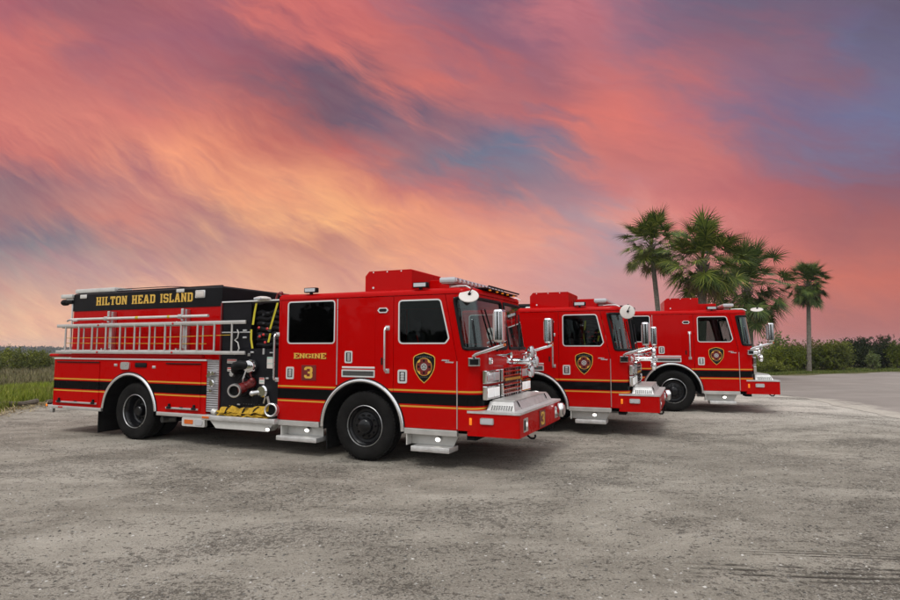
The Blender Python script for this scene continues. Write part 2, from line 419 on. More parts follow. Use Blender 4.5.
        for (xa, xb, xc, xd) in ((5.06, 5.76, 4.985, 5.775), (7.36, 8.11, 7.44, 8.05)):
            st = MB()
            st.box(xc, xd, -.05, .28, .225, .30, .008)
            st.build('step', 'tread', root, mir)
            bk = MB().plate([(xa, .30), (xb if xa < 6 else 8.03, .30), (xb, .462), (xa-.02, .462)], .16, .18)
            bk.box(xa-.02, xa-.005, .0, .16, .30, .462).build('step_housing', 'greywhite', root, mir)
            lx = (xa+xb)/2+.07
            lf = MB().cyl((lx, .16, .405), (lx, .10, .39), .045, 16).build('step_light', 'steel', root, mir)
            MB().ball((lx, .10, .388), .035, (1.15, .5, .8)).build('lens', 'lamp', lf, mir)
    # ---------------- front shell of the cab (lofted round the corners)
    def xc(z): return 8.155 if z <= 1.54 else 8.155-(z-1.54)/.947*.185
    def xf(z): return 8.50 if z <= 1.62 else 8.50-(z-1.62)*.142
    R = .21
    def contour(z):
        """columns of the near half, from the door seam to the centre post"""
        f = xf(z); a = xc(z); pts = [(a, 0.), (a+.11, 0.)]
        cs = f-R
        pts.append(((a+.11+cs)/2, 0.))
        for k in range(9):
            q = k/8*PI/2; pts.append((cs+R*math.sin(q), R-R*math.cos(q)))
        for k in range(1, 9):
            y = R+(1.17-R)*k/8; pts.append((f+.025*(k/8)**.8, y))
        pts.append((f+.025, 1.21))
        return pts
    zr = [.552, .7, .893, 1.056, 1.25, 1.45, 1.54, 1.62, 1.685]
    zw = [1.685, 1.8, 1.95, 2.1, 2.25, 2.40, 2.44]
    zt = [2.44, 2.487]
    def full(z):
        n = contour(z); return [(x, y, z) for x, y in n]+[(x, WID-y, z) for x, y in n[-2::-1]]
    sh = MB(); sh.grid([full(z) for z in zr])
    sh.grid([full(z) for z in zt])
    nfull = len(full(1.)); mid = nfull//2
    for sl in (slice(0, 2), slice(mid-1, mid+2), slice(nfull-2, nfull)):
        sh.grid([full(z)[sl] for z in zw])
    bmesh.ops.remove_doubles(sh.bm, verts=sh.bm.verts, dist=.0005)
    sh.build('cab_front', 'stripe', root)
    for mir in (False, True):
        cols = slice(1, mid)
        ws = MB(); ws.grid([[(x-.004, y+.004, z) for x, y, z in full(z)[cols]] for z in zw])
        w = ws.build('windshield', 'windshield', root, mir)
        # rubber seal with rounded corners, following the glass outline
        def on(u, z):
            c = contour(z)[1:20]
            L = [0]
            for a, b in zip(c, c[1:]): L.append(L[-1]+math.hypot(b[0]-a[0], b[1]-a[1]))
            d = u*L[-1]
            for k in range(len(c)-1):
                if d <= L[k+1]+1e-9:
                    q = (d-L[k])/(L[k+1]-L[k]); return (c[k][0]*(1-q)+c[k+1][0]*q, c[k][1]*(1-q)+c[k+1][1]*q, z)
        outl = rpoly([(0.012, 1.70), (.985, 1.70), (.985, 2.425), (.012, 2.425)], .05, 5)
        dense = []
        for a, b in zip(outl, outl[1:]+outl[:1]):
            n = max(1, int(math.hypot((b[0]-a[0])*1.2, b[1]-a[1])/.05))
            dense += [(a[0]+(b[0]-a[0])*k/n, a[1]+(b[1]-a[1])*k/n) for k in range(n)]
        MB().tube([on(u, z) for u, z in dense], .026, 8, True).build('windshield_seal', 'dark', w, mir)
        def wp(u, z):
            p = Vector(on(u, z)); return p+Vector((.025, -.012, 0))
        MB().tube([wp(.62, 1.66), wp(.6, 1.72), wp(.5, 2.0), wp(.42, 2.28)], .012, 6).box(0, .001, 0, .001, 1.66, 1.661).build('wiper', 'dark', w, mir)
    # ---------------- roof
    loop = [(XR, 0.), (5.5, 0.), (6.2, 0.), (7., 0.), (7.6, 0.)]+[(x, y) for x, y in contour(2.487)[:-1]]
    loop = loop+[(contour(2.487)[-1])]+[(x, WID-y) for x, y in loop[::-1]]
    n = len(loop); nor = []
    for i in range(n):
        a, b = Vector(loop[i-1]), Vector(loop[(i+1) % n]); t = (b-a).normalized(); nor.append(Vector((-t.y, t.x)))
    rf = MB(); rings = []
    for z, d in ((2.494, -.006), (2.515, -.007), (2.545, .002), (2.568, .02), (2.582, .05), (2.588, .09)):
        rings.append([(loop[i][0]+nor[i].x*d, loop[i][1]+nor[i].y*d, z) for i in range(n)])
    for r in rings: r.append(r[0])
    rf.grid(rings); bmesh.ops.remove_doubles(rf.bm, verts=rf.bm.verts, dist=.0003)
    top = [v for v in rf.bm.verts if v.co.z > 2.5875]
    bmesh.ops.contextual_create(rf.bm, geom=[e for e in rf.bm.edges if e.verts[0] in top and e.verts[1] in top])
    rf.build('roof', 'red', root, ang=50)
    # ---------------- roof equipment
    ac = MB().plate([(6.45, 2.585), (6.45, 2.85), (6.52, 2.925), (7.27, 2.925), (7.285, 2.91), (7.285, 2.585)], .26, 1.34)
    ab = ac.build('roof_box', 'red', root)
    mb = MB()
    for x in (6.6, 6.85, 7.1):
        mb.cyl((x, .256, 2.905), (x, .262, 2.905), .012, 8)
    mb.cyl((6.6, .254, 2.66), (6.6, .262, 2.66), .018, 8)
    mb.build('bolt', 'trim', ab)
    MB().box(7.34, 7.80, .78, 1.75, 2.585, 2.80, .012).build('roof_box', 'red', root)
    lb = MB().box(7.86, 8.06, .10, 2.32, 2.655, 2.665).box(7.9, 8.02, .3, .4, 2.585, 2.656).box(7.9, 8.02, 2.0, 2.1, 2.585, 2.656).build('light_bar', 'alu', root)
    MB().box(7.84, 8.09, .06, 2.36, 2.665, 2.745, .02).build('lens', 'clear', lb)
    mb = MB()
    for k in range(14): mb.box(7.835, 8.095, .12+k*.16, .20+k*.16, 2.675, 2.735, .008)
    mb.build('light_module', 'chrome', lb)
    for mir in (False, True):
        for lx in (5.58, 7.56):
            sl = MB().box(lx-.12, lx+.12, -.02, .06, 2.60, 2.68, .012).box(lx-.02, lx+.02, .0, .04, 2.575, 2.602).build('scene_light', 'dark', root, mir)
            MB().box(lx-.10, lx+.10, -.026, -.019, 2.612, 2.668, .003).build('lens', 'clear', sl, mir)
    br = MB().box(8.26, 8.44, .42, 2.0, 2.595, 2.612, .006)
    for y in (.5, 1.0, 1.45, 1.93): br.box(8.25, 8.29, y-.015, y+.015, 2.56, 2.598)
    br.tube([(8.47, .46, 2.63), (8.47, 1.96, 2.63)], .014, 8)
    b = br.build('visor', 'dark', root)
    for y in (.62, .95, 1.21, 1.47, 1.80): MB().box(8.415, 8.447, y-.024, y+.024, 2.573, 2.592, .006).build('marker_light', 'amber', b)
    for mir in (False, True):
        MB().tube([(8.02, .10, 2.60), (8.12, .06, 2.605), (8.28, .02, 2.60), (8.36, .0, 2.56)], .01, 8).build('mirror_rod', 'trim', root, mir)
    # ---------------- bumper
    bp = rpoly([(8.30, .01), (9.06, .01), (9.06, WID-.01), (8.30, WID-.01)], [.01, .05, .05, .01], 5)
    bu = MB().plate(bp, .486, .80, ax='z').build('bumper', 'red', root)
    bt = rpoly([(8.30, -.005), (9.075, -.005), (9.075, WID+.005), (8.30, WID+.005)], [.01, .06, .06, .01], 5)
    MB().plate(bt, .80, .832, ax='z').build('bumper_deck', 'tread', bu)
    tr = MB(); rows = []
    for z, i in ((.832, 0.), (.915, .035), (.95, .05)):
        rows.append([(8.54+i*.2, .16+i*2.2, z), (8.95-i, .16+i*2.2, z), (8.95-i, 2.26-i*2.2, z), (8.54+i*.2, 2.26-i*2.2, z), (8.54+i*.2, .16+i*2.2, z)])
    tr.grid(rows); bmesh.ops.remove_doubles(tr.bm, verts=tr.bm.verts, dist=.0005)
    bmesh.ops.contextual_create(tr.bm, geom=[e for e in tr.bm.edges if all(v.co.z > .949 for v in e.verts)])
    ho = tr.build('hose_tray', 'tread', bu, ang=12)
    lid = MB().box(8.56, 8.90, .33, 2.1, .952, .968, .006).build('tray_lid', 'alu', bu)
    mb = MB()
    for y in (.45, 1.95): mb.tube([(8.912, y-.05, .955), (8.935, y-.02, .90), (8.93, y+.03, .86), (8.94, y+.06, .845)], .008, 6)
    mb.build('latch', 'dark', lid)
    mb = MB()
    for k in range(9):
        for j in range(3):
            x = 8.60+k*.036; z = .845+j*.022
            y = .16+(z-.832)/.083*.077
            mb.box(x, x+.018, y-.012, y+.003, z, z+.011)
    mb.build('vent_hole', 'mesh', ho)
    MB().box(8.275, 8.52, .25, 2.2, .50, .79).build('bumper_mount', 'under', bu)
    for mir in (False, True):
        s = MB().plate(rrect(8.50, 8.70, .655, .745, .025), -.012, .012).build('bumper_light', 'steel', bu, mir)
        MB().plate(rrect(8.515, 8.685, .668, .732, .02), -.02, -.011).build('lens', 'clear', s, mir)
        MB().box(8.335, 8.375, -.006, .012, .635, .735, .008).build('marker_light', 'amber', bu, mir)
        fl = MB().plate(rrect(.20, .42, .545, .735, .02), 9.058, 9.066, [circ(.36, .64, .038, 16)], 'x').build('fog_light', 'steel', bu, mir)
        MB().ball((9.062, .36, .64), .036, (.45, 1, 1.1)).build('lens', 'head', fl, mir)
        MB().box(9.062, 9.07, .225, .285, .57, .71, .004).build('lens', 'dark', fl, mir)
        MB().tube([(8.95, .70, .50), (8.98, .70, .43), (9.02, .70, .40), (9.07, .70, .40), (9.09, .70, .43), (9.085, .70, .455)], .016, 8).build('tow_hook', 'dark', bu, mir)
    si = MB().lathe([(.02, 0), (.08, .0), (.09, .02), (.11, .035), (.118, .06), (.118, .11), (.105, .13), (.03, .135), (.005, .135)], (9.05, 2.14, .675), 'x', 24).build('siren', 'chrome', bu)
    MB().lathe([(.005, 0), (.085, 0), (.085, .006), (.005, .006)], (9.186, 2.14, .675), 'x', 20).build('siren_grille', 'steel', si)
    npn = MB().box(9.055, 9.072, 1.02, 1.36, .505, .765, .004).build('number_plate', 'valve', bu)
    letters(MB(), '3', 1.10, 1.28, .54, .735, 9.0715, 9.078, 'x').build('numeral', 'gold', npn)
    # ---------------- headlights, grille, front fittings
    for mir in (False, True):
        for z0, z1, lit in ((1.20, 1.395, 'clear'), (.975, 1.175, 'head')):
            hb = MB().box(8.495, 8.565, .10, .68, z0, z1, .015).build('headlight', 'chrome', root, mir)
            for k in range(2):
                MB().box(8.56, 8.574, .15+k*.26, .37+k*.26, z0+.035, z1-.035, .012).build('lens', lit, hb, mir)
        # turn signal box, corner lamp
        rot = Matrix.Translation((8.405, .012, 1.515)) @ Matrix.Rotation(math.radians(24), 4, 'Z')
        ts = MB().box(-.085, .085, -.045, .03, -.06, .06, .008, mat=rot).build('turn_signal', 'chrome', root, mir)
        MB().box(-.06, .06, -.05, -.044, -.038, .038, .004, mat=rot).build('lens', 'dark', ts, mir)
        MB().box(8.49, 8.55, .30, .41, 1.47, 1.575, .02).build('corner_lamp', 'chrome', root, mir)
        # mirror on chrome arm
        ar = MB().tube([(8.42, -.0, 1.57), (8.425, -.05, 1.60), (8.47, -.07, 1.625), (8.90, -.125, 1.755)], .026, 12)
        ar.cyl((8.84, -.118, 1.73), (8.84, -.118, 1.83), .018, 10)
        ar = ar.build('mirror_arm', 'chrome', root, mir)
        MB().box(8.885, 8.925, -.15, -.10, 1.735, 1.775, .01).build('marker_light', 'amberoff', ar, mir)
        mh = MB().box(8.775, 8.91, -.24, -.02, 1.79, 2.235, .032, 3).build('wing_mirror', 'chrome', root, mir)
        MB().box(8.768, 8.776, -.21, -.05, 1.85, 2.18, .003).build('mirror_glass', 'clear', mh, mir)
        # lower hood strip: chrome air horn
        MB().lathe([(.012, 0), (.016, .12), (.022, .2), (.05, .27), (.056, .275), (.04, .27), (.012, .22)], (8.51, .55, 1.60), 'x', 16).build('air_horn', 'chrome', root, mir)
    gf = MB().plate(rrect(.72, 1.70, .875, 1.455, .03), 8.50, 8.60, [rrect(.765, 1.655, .92, 1.41, .015)], 'x').build('grille', 'chrome', root)
    MB().box(8.52, 8.535, .76, 1.66, .91, 1.42).build('grille_back', 'under', gf)
    mb = MB()
    for k in range(7): mb.box(8.555, 8.59, .766, 1.654, .94+k*.066, .966+k*.066, .004)
    for k in range(7): mb.box(8.545, 8.556, .86+k*.115, .88+k*.115, .922, 1.408)
    mb.build('grille_bar', 'chrome', gf)
    MB().plate(rrect(.766, 1.654, .922, 1.408, .01), 8.538, 8.544, [rrect(.79+k*.145, .88+k*.145, .945+j*.115, 1.04+j*.115, .008, 2) for k in range(6) for j in range(4)], 'x').build('grille_panel', 'valve', gf)
    MB().box(8.586, 8.60, .775, 1.645, 1.20, 1.262, .003).build('name_strip', 'valve', gf)
    mb = MB()
    for k in range(9): mb.box(8.600, 8.604, .83+k*.088, .88+k*.088, 1.213, 1.25)
    mb.build('name_letters', 'gold', gf)
    # spinning three-lamp warning light on the nose
    rr = MB().cyl((8.51, 1.23, 1.50), (8.84, 1.23, 1.50), .045, 18).cyl((8.84, 1.23, 1.50), (8.87, 1.23, 1.50), .07, 18)
    rr.box(8.5, 8.54, 1.13, 1.33, 1.47, 1.61, .015)
    rr = rr.build('warning_light', 'chrome', root)
    for k in range(3):
        a = PI/2+k*2*PI/3+.5; c = (8.85, 1.23+.17*math.cos(a), 1.50+.17*math.sin(a))
        hd = MB().lathe([(.01, 0), (.05, .005), (.085, .03), (.095, .07), (.095, .085), (.01, .085)], c, 'x', 20)
        hd.cyl((8.86, 1.23, 1.50), (8.86, c[1], c[2]), .02, 8)
        hd = hd.build('lamp_head', 'chrome', rr)
        MB().lathe([(.003, 0), (.084, .0), (.07, .012), (.03, .02), (.003, .021)], (c[0]+.086, c[1], c[2]), 'x', 18).build('lens', 'clear', hd)
    MB().box(8.50, 8.545, .60, 1.82, .855, .872, .004).build('front_trim', 'steel', root)
    # ---------------- door crest, lettering, maker's script
    def crest(mir):
        cx, z0, z1, w = 7.63, 1.197, 1.645, .178
        def shape(k, dz=0):
            half = [(0, z1-.0), (.45, z1-.018), (.85, z1-.045), (1., z1-.075), (1., z1-.16), (.93, z1-.24), (.74, z1-.31), (.40, z1-.39), (0, z0)]
            zc = (z0+z1)/2+.03
            P = [(x*w, z) for x, z in half]+[(-x*w, z) for x, z in half[-2:0:-1]]
            return [(cx+x*k, zc+(z-zc)*(1-(1-k)*.86)) for x, z in P][::-1]
        g = MB().plate(shape(1.), -.004, .0).build('door_crest', 'gold', root, mir)
        MB().plate(shape(.93), -.0055, -.004).build('crest_field', 'black', g, mir)
        cc = (cx, 1.437)
        MB().plate(circ(*cc, .130, 30), -.007, -.0055).build('crest_ring', 'gold', g, mir)
        # notched red cross patty
        pts = []
        for k in range(48):
            a = 2*PI*k/48; r = .122 if (k % 12) not in (5, 6, 7) else .098
            pts.append((cc[0]+r*math.cos(a), cc[1]+r*math.sin(a)))
        MB().plate(pts, -.0085, -.007).build('crest_cross', 'valve', g, mir)
        MB().plate(circ(*cc, .052, 24), -.010, -.0085).build('crest_star', 'steel', g, mir)
        mb = MB()
        for k in range(5):
            a = PI/2+k*2*PI/5
            mb.plate(circ(cc[0]+.027*math.cos(a), cc[1]+.027*math.sin(a), .009, 8), -.0115, -.010)
        for k in range(4):
            a = k*PI/2
            mb.plate(circ(cc[0]+.087*math.cos(a), cc[1]+.087*math.sin(a), .018, 8), -.0100, -.0085)
        mb.build('crest_marks', 'black', g, mir)
        mb = MB()
        for k in range(9):
            x = cx-.115+k*.0285; mb.plate([(x-.009, z1-.082+.012*(1-abs(k-4)/4)), (x+.009, z1-.082+.012*(1-abs(k-4)/4)), (x+.009, z1-.06+.012*(1-abs(k-4)/4)), (x-.009, z1-.06+.012*(1-abs(k-4)/4))], -.0065, -.0055)
        for k in range(5):
            x = cx-.05+k*.025; mb.plate([(x-.007, z0+.085), (x+.007, z0+.085), (x+.007, z0+.1), (x-.007, z0+.1)], -.0065, -.0055)
        mb.build('crest_lettering', 'mesh', g, mir)
    crest(False); crest(True)
    mb = MB()
    for (x, z, w) in ((7.905, 1.527, .13), (7.96, 1.50, .145)):
        mb.plate([(x, z), (x+w-.015, z-.006), (x+w, z+.014), (x+.02, z+.02)], -.006, .0)
    mb.build('maker_script', 'steel', root)
    for dx, dz, d0, d1, mt in ((.008, -.008, -.002, .0, 'black'), (0, 0, -.004, -.002, 'gold')):
        mb = MB(); k = 0; xs = 5.27
        hts = [1.0, .86, .78, .78, .86, 1.0]
        ws = [.105, .118, .112, .055, .118, .105]
        for ch, h, w in zip('ENGINE', hts, ws):
            letters(mb, ch, xs+dx, xs+w+dx, 1.582-.046*h+dz, 1.582+.046*h+dz, d0, d1); xs += w+.0045
        mb.build('engine_lettering', mt, root)
    npn = MB().box(5.435, 5.72, -.010, .0, 1.195, 1.435, .003).build('number_plate', 'valve', root)
    letters(MB(), '3', 5.495, 5.655, 1.225, 1.41, -.0145, -.0098).build('numeral', 'gold', npn)
    # ---------------- cab interior
    it = MB()
    it.box(5.0, 5.76, .06, WID-.06, .70, .74).box(7.37, 8.25, .06, WID-.06, .70, .74).box(5.76, 7.37, .06, WID-.06, 1.245, 1.27)
    it.box(4.97, 5.0, .05, WID-.05, .56, 2.48)
    it.box(5.05, 8.2, .1, WID-.1, 2.455, 2.47)
    for y in (.037, WID-.062):
        it.plate([(5.0, .9), (5.02, .9), (5.02, 1.77), (6.1, 1.77), (6.1, 2.45), (7.15, 2.45), (7.15, 1.77), (8.1, 1.77), (8.12, 1.3), (7.35, 1.3), (7.0, 1.3), (5.9, 1.3)][3:], y, y+.025)
    it.box(7.0, 8.1, .85, 1.6, .74, 1.35, .06)
    it.build('cab_interior', 'interior', root)
    MB().box(8.02, 8.38, .12, WID-.12, 1.25, 1.62, .06, 3).box(8.0, 8.2, .4, .9, 1.6, 1.70, .04).build('dashboard', 'interior', root)
    for y in (.28, 1.62):
        st = MB().box(7.22, 7.72, y, y+.5, 1.10, 1.28, .06, 3)
        st.box(7.16, 7.30, y+.02, y+.48, 1.25, 1.95, .05, 3).box(7.17, 7.27, y+.13, y+.37, 1.97, 2.17, .04, 3).box(7.3, 7.6, y+.1, y+.4, .74, 1.12)
        st.build('seat', 'seat', root)
        MB().ribbon([(7.31, y+.1, 1.9), (7.33, y+.25, 1.6), (7.34, y+.42, 1.3)], (.0, .03, .03), .006).build('seat_belt', 'redlens', root)
    for y in (.3, 1.0, 1.65):
        MB().box(5.25, 5.75, y, y+.45, 1.05, 1.22, .05).box(5.12, 5.27, y, y+.45, 1.2, 2.0, .05).build('seat', 'seat', root)
    tq = [(7.92+.07*math.sin(a)*.5, .53+.2*math.cos(a), 1.70+.2*math.sin(a)*.75) for a in [2*PI*k/24 for k in range(24)]]
    MB().tube(tq, .016, 8, True).tube([(7.92, .53, 1.70), (8.12, .53, 1.5)], .025, 8).tube([(7.92, .34, 1.70), (7.92, .72, 1.70)], .012, 6).build('steering_wheel', 'dark', root)
    # ---------------- wheels
    def wheel(cx, y0, front, mir):
        tp = [(.285, .05), (.315, .012), (.36, -.004), (.42, -.012), (.475, -.006), (.50, .012), (.515, .03), (.524, .055)]
        w = .30
        grooves = [(.524, .10), (.512, .103), (.512, .113), (.525, .116), (.525, .145), (.512, .148), (.512, .158), (.525, .161), (.525, .19), (.512, .193), (.512, .203), (.524, .206)]
        prof = tp+grooves+[(r, w-a) for r, a in tp[::-1]]
        ty = MB().lathe(prof, (cx, y0, .525), 'y', 64, True)
        for k in range(56):   # shoulder tread blocks
            a = 2*PI*k/56; mt = Matrix.Translation((cx, y0, .525)) @ Matrix.Rotation(a, 4, 'Y')
            ty.box(-.020, .020, .022, .085, .500, .527, .004, 1, mat=mt)
        r = root
        wr = MB()
        if front:
            wr.lathe([(.285, .03), (.265, .05), (.25, .07), (.215, .075), (.20, .055), (.13, .045), (.12, .02), (.105, -.02), (.085, -.035), (.02, -.04), (.002, -.04)][::-1]+[(.285, .27), (.28, .27)][:1], (cx, y0, .525), 'y', 40)
            for k in range(10):
                a = 2*PI*k/10; c = (cx+.165*math.cos(a), y0, .525+.165*math.sin(a)); wr.cyl((c[0], y0+.05, c[2]), (c[0], y0+.008, c[2]), .017, 6)
        else:
            wr.lathe([(.002, .06), (.07, .06), (.09, .075), (.10, .10), (.105, .17), (.17, .18), (.215, .18), (.235, .165), (.255, .10), (.27, .05), (.285, .03), (.285, .27)], (cx, y0, .525), 'y', 40)
            for k in range(10):
                a = 2*PI*k/10; c = (cx+.155*math.cos(a), y0, .525+.155*math.sin(a)); wr.cyl((c[0], y0+.18, c[2]), (c[0], y0+.13, c[2]), .017, 6)
        wo = wr.build('wheel', 'rim', r, mir)
        ty.build('tyre', 'rubber', wo, mir, ang=40)
        q = [(.300, .02), (.302, .007), (.306, .002), (.311, .005), (.313, .014), (.304, .02)]
        MB().lathe(q, (cx, y0, .525), 'y', 48, True).build('rim_ring', 'steel', wo, mir)
    for mir in (False, True):
        wheel(FW, .035, True, mir)
        wheel(RW, .035, False, mir)
        ty = MB().lathe([(.29, .03), (.42, -.012), (.50, .012), (.524, .055), (.524, .245), (.50, .29), (.42, .312), (.29, .27)], (RW, .37, .525), 'y', 40, True)
        ty.build('inner_tyre', 'rubber', root, mir)
        fl = MB().box(.575, .60, .03, .64, .075, .50, .004).build('mud_flap', 'rubber', root, mir)
        MB().box(5.855, 5.88, .10, .56, .12, .50, .004).build('mud_flap', 'rubber', root, mir)
    ch = MB()
    for y in (.78, 1.56): ch.box(-.6, 8.9, y, y+.08, .52, .76)
    ch.cyl((FW, .3, .525), (FW, WID-.3, .525), .06, 12).cyl((RW, .3, .525), (RW, WID-.3, .525), .09, 12).ball((RW, 1.21, .525), .22)
    ch.box(2.3, 4.8, .45, 2.0, .40, .60).box(7.3, 8.45, .45, 2.0, .44, .70).box(4.9, 5.9, .3, 2.1, .42, .70)
    ch.box(8.28, 8.42, .05, .4, .42, .49).box(2.15, 3.4, .15, 2.2, .50, .56).box(-.65, .72, .15, 2.2, .50, .56).box(.72, 2.2, .66, 1.76, .5, 1.3)
    ch.box(5.8, 7.35, .66, 1.76, .5, 1.25)
    ch.build('chassis', 'under', root)
    MB().tube([(2.35, .30, .40), (2.25, .22, .40), (2.22, .10, .40)], .06, 14).build('exhaust_pipe', 'valve' if False else 'mesh', root)
    # ---------------- rear body: lower compartments
    X0, X1 = -.76, 3.39
    lowp = [(X0, .555)]+arc(RA, AR, None, None, .555, 24)+[(X1, .555), (X1, 1.475), (X0, 1.475)]
    for mir in (False, True):
        MB().plate(lowp, .0, .04).build('body_side', 'stripe', root, mir)
        for (a, b) in ((-.65, .615), (2.42, 3.265)):
            cd = MB().box(a, b, -.014, .001, .60, 1.44, .004).build('compartment_door', 'stripe', root, mir)
            db = MB().box(a+.0, b-.0, -.034, -.0135, 1.415, 1.437, .006).build('door_bar', 'dark', cd, mir)
            mb = MB().box(a+.03, b-.03, -.032, -.0135, .615, .65, .006)
            mb.build('lower_rail', 'steel', cd, mir)
            mb = MB()
            for x in (a+.12, b-.12): mb.box(x-.05, x+.05, -.05, -.0325, .62, .665, .008).box(x-.02, x+.02, -.045, -.014, .66, .71, .006)
            mb.box((a+b)/2-.04, (a+b)/2+.04, -.04, -.0325, .65, .665)
            mb.build('door_latch', 'dark', cd, mir)
        ld = MB().plate(rrect(1.22, 1.46, 1.30, 1.44, .05), -.03, .002).build('fuel_door', 'steel', root, mir)
        mb = MB().box(1.60, 1.90, -.02, .002, 1.345, 1.43, .02)
        mb.build('marker_light', 'dark', root, mir)
        mb = MB()
        for x, z in ((1.02, 1.355), (2.05, 1.33)): mb.box(x, x+.085, -.012, .002, z, z+.05, .005)
        mb.build('reflector', 'steel', root, mir)
        MB().box(X0-.02, .71, -.018, .03, .487, .553, .006).build('rub_rail', 'alu', root, mir)
        MB().box(2.21, X1, -.018, .03, .487, .553, .006).build('rub_rail', 'alu', root, mir)
        MB().box(X0-.01, X1-.003, -.014, .12, 1.477, 1.505, .005).build('body_trim', 'trim', root, mir)
        MB().tube([(X0-.13, -.0, 1.555), (3.30, -.0, 1.555)], .031, 12).build('ladder_bumper', 'red', root, mir)
        sg = MB().plate(rrect(2.86, 3.40, .335, .487, .03), -.02, .04).build('marker_box', 'greywhite', root, mir)
        MB().plate(rrect(2.92, 3.13, .375, .45, .02), -.027, -.0195).build('lens', 'amberoff', sg, mir)
        MB().plate(rrect(3.17, 3.35, .36, .46, .04), -.03, -.0195).build('cover', 'clear', sg, mir)
        MB().box(-.56, -.42, -.021, -.0175, .512, .54, .003).build('reflector', 'redlens', root, mir)
    MB().box(X0, X0+.04, .042, WID-.042, .555, 1.475).box(X1-.04, X1, .042, WID-.042, .555, 1.475).box(X0+.041, X1-.041, .042, WID-.042, 1.455, 1.475).build('body_shell', 'red', root)
    tb = MB().box(-1.0, X0-.022, .05, WID-.05, .49, .55, .008).build('tailboard', 'tread', root)
    MB().box(-.90, -.81, .03, .09, .395, .488, .01).build('tail_bracket', 'alu', root)
    tl = MB().box(-1.06, -1.0, .06, .14, .50, .58, .01).tube([(-1.03, .08, .57), (-.80, .03, .60)], .014, 6).build('tail_light', 'dark', root)
    MB().ball((-1.035, .052, .535), .028, (1, .5, 1)).build('lens', 'amber', tl)
    # ladder bumper guards at the rear
    # upper body and hose bed
    U0, U1, UY = -.66, 3.42, .27
    MB().box(U0, U1, UY, WID-UY, 1.478, 2.46).build('hose_bed', 'red', root)
    cv = MB(); a = []
    for z, d in ((2.462, .0), (2.80, .0), (2.83, .03)):
        a.append([(U0-.01+d, UY-.012+d, z), (U1+.012-d, UY-.012+d, z), (U1+.012-d, WID-UY+.012-d, z), (U0-.01+d, WID-UY+.012-d, z), (U0-.01+d, UY-.012+d, z)])
    cv.grid(a); bmesh.ops.remove_doubles(cv.bm, verts=cv.bm.verts, dist=.0005)
    bmesh.ops.contextual_create(cv.bm, geom=[e for e in cv.bm.edges if all(v.co.z > 2.829 for v in e.verts)])
    cv.build('hose_bed_cover', 'black', root)
    for wd, a0, a1 in (('HILTON', .045, .955), ('HEAD', 1.09, 1.735), ('ISLAND', 1.87, 2.715)): letters(MB(), wd, a0, a1, 2.565, 2.735, UY-.018, UY-.0115, gap=.7).build('side_lettering', 'gold', root)
    MB().box(U0-.02, .52, UY+.02, UY+.42, 2.84, 2.925, .01).build('top_box', 'greywhite', root)
    MB().box(.53, 3.35, UY+.06, UY+.10, 2.835, 2.855, .004).tube([(.53, UY+.1, 2.89), (2.0, UY+.1, 2.885), (2.6, UY+.1, 2.845)], .008, 6).build('cover_strap', 'dark', root)
    tlw = MB().box(2.79, 3.03, UY-.035, UY-.011, 2.625, 2.77, .02).build('scene_light', 'trim', root)
    MB().box(2.81, 3.01, UY-.042, UY-.034, 2.645, 2.75, .01).build('lens', 'white', tlw)
    MB().box(2.30, 2.50, UY-.03, UY-.011, 2.745, 2.81, .008).build('marker_plate', 'greywhite', root)
    MB().box(-.45, -.25, UY-.03, UY-.011, 2.72, 2.80, .01).build('camera_housing', 'greywhite', root)
    rl = MB().box(-1.02, -.66, UY-.06, UY+.10, 2.74, 2.82, .01).box(-.9, -.68, UY-.02, UY+.02, 2.64, 2.742).build('scene_light', 'greywhite', root)
    MB().lathe([(.01, 0), (.05, .0), (.065, .04), (.065, .13), (.05, .16), (.01, .165)], (-1.03, UY, 2.655), 'x', 16).box(-.9, -.67, UY-.05, UY+.05, 2.62, 2.70, .02).build('rear_camera', 'dark', root)
    MB().cyl((-.71, UY, 1.5), (-.71, UY, 2.63), .018, 10).build('rear_rail', 'trim', root)
    # ladder rack arms (the ladder and pole hang on these)
    for x in (.62, 2.62):
        rk = MB().box(x-.045, x+.045, .17, UY-.002, 1.62, 2.42, .01)
        rk.box(x-.02, x+.02, .0, .17, 2.15, 2.19).box(x-.02, x+.02, .0, .17, 1.655, 1.70)
        rk.box(x-.03, x+.03, .11, .17, 2.20, 2.43, .008)
        rk.build('ladder_rack', 'steel', root)
    # ---------------- pump module
    P0, P1 = 3.70, 4.945
    MB().box(3.42, P1, .28, WID-.28, .60, 2.46).build('pump_housing', 'under', root)
    for mir in (False, True):
        MB().box(3.395, 3.668, .006, .03, .60, 1.50).build('louvre_panel', 'ribbed', root, mir)
        MB().box(3.672, 3.70, -.004, .06, .58, 2.49, .004).build('panel_edge', 'valve', root, mir)
        MB().box(3.705, P1, .02, .05, .60, 1.70).box(3.705, 4.34, .02, .05, 1.703, 2.49, .003).build('pump_panel', 'panel', root, mir)
        MB().box(3.69, P1, .0, .30, 2.49, 2.515, .004).build('panel_top', 'trim' if not mir else 'dark', root, mir)
        MB().box(3.40, 4.99, -.10, .25, .475, .56, .008).build('running_board', 'tread', root, mir)
        MB().plate([(3.56, .474), (4.93, .474), (4.80, .345), (3.70, .345)], -.06, .15).build('board_skirt', 'greywhite', root, mir)
        lf = MB().cyl((4.84, -.03, .40), (4.84, -.085, .39), .045, 14).box(4.80, 4.88, -.04, .0, .385, .474).build('step_light', 'steel', root, mir)
        MB().ball((4.84, -.082, .388), .035, (1.15, .5, .8)).build('lens', 'lamp', lf, mir)
        MB().box(3.42, 3.58, -.106, -.099, .50, .54, .004).build('reflector', 'amberoff', root, mir)
    # gauges on the ribbed panel
    mb = MB()
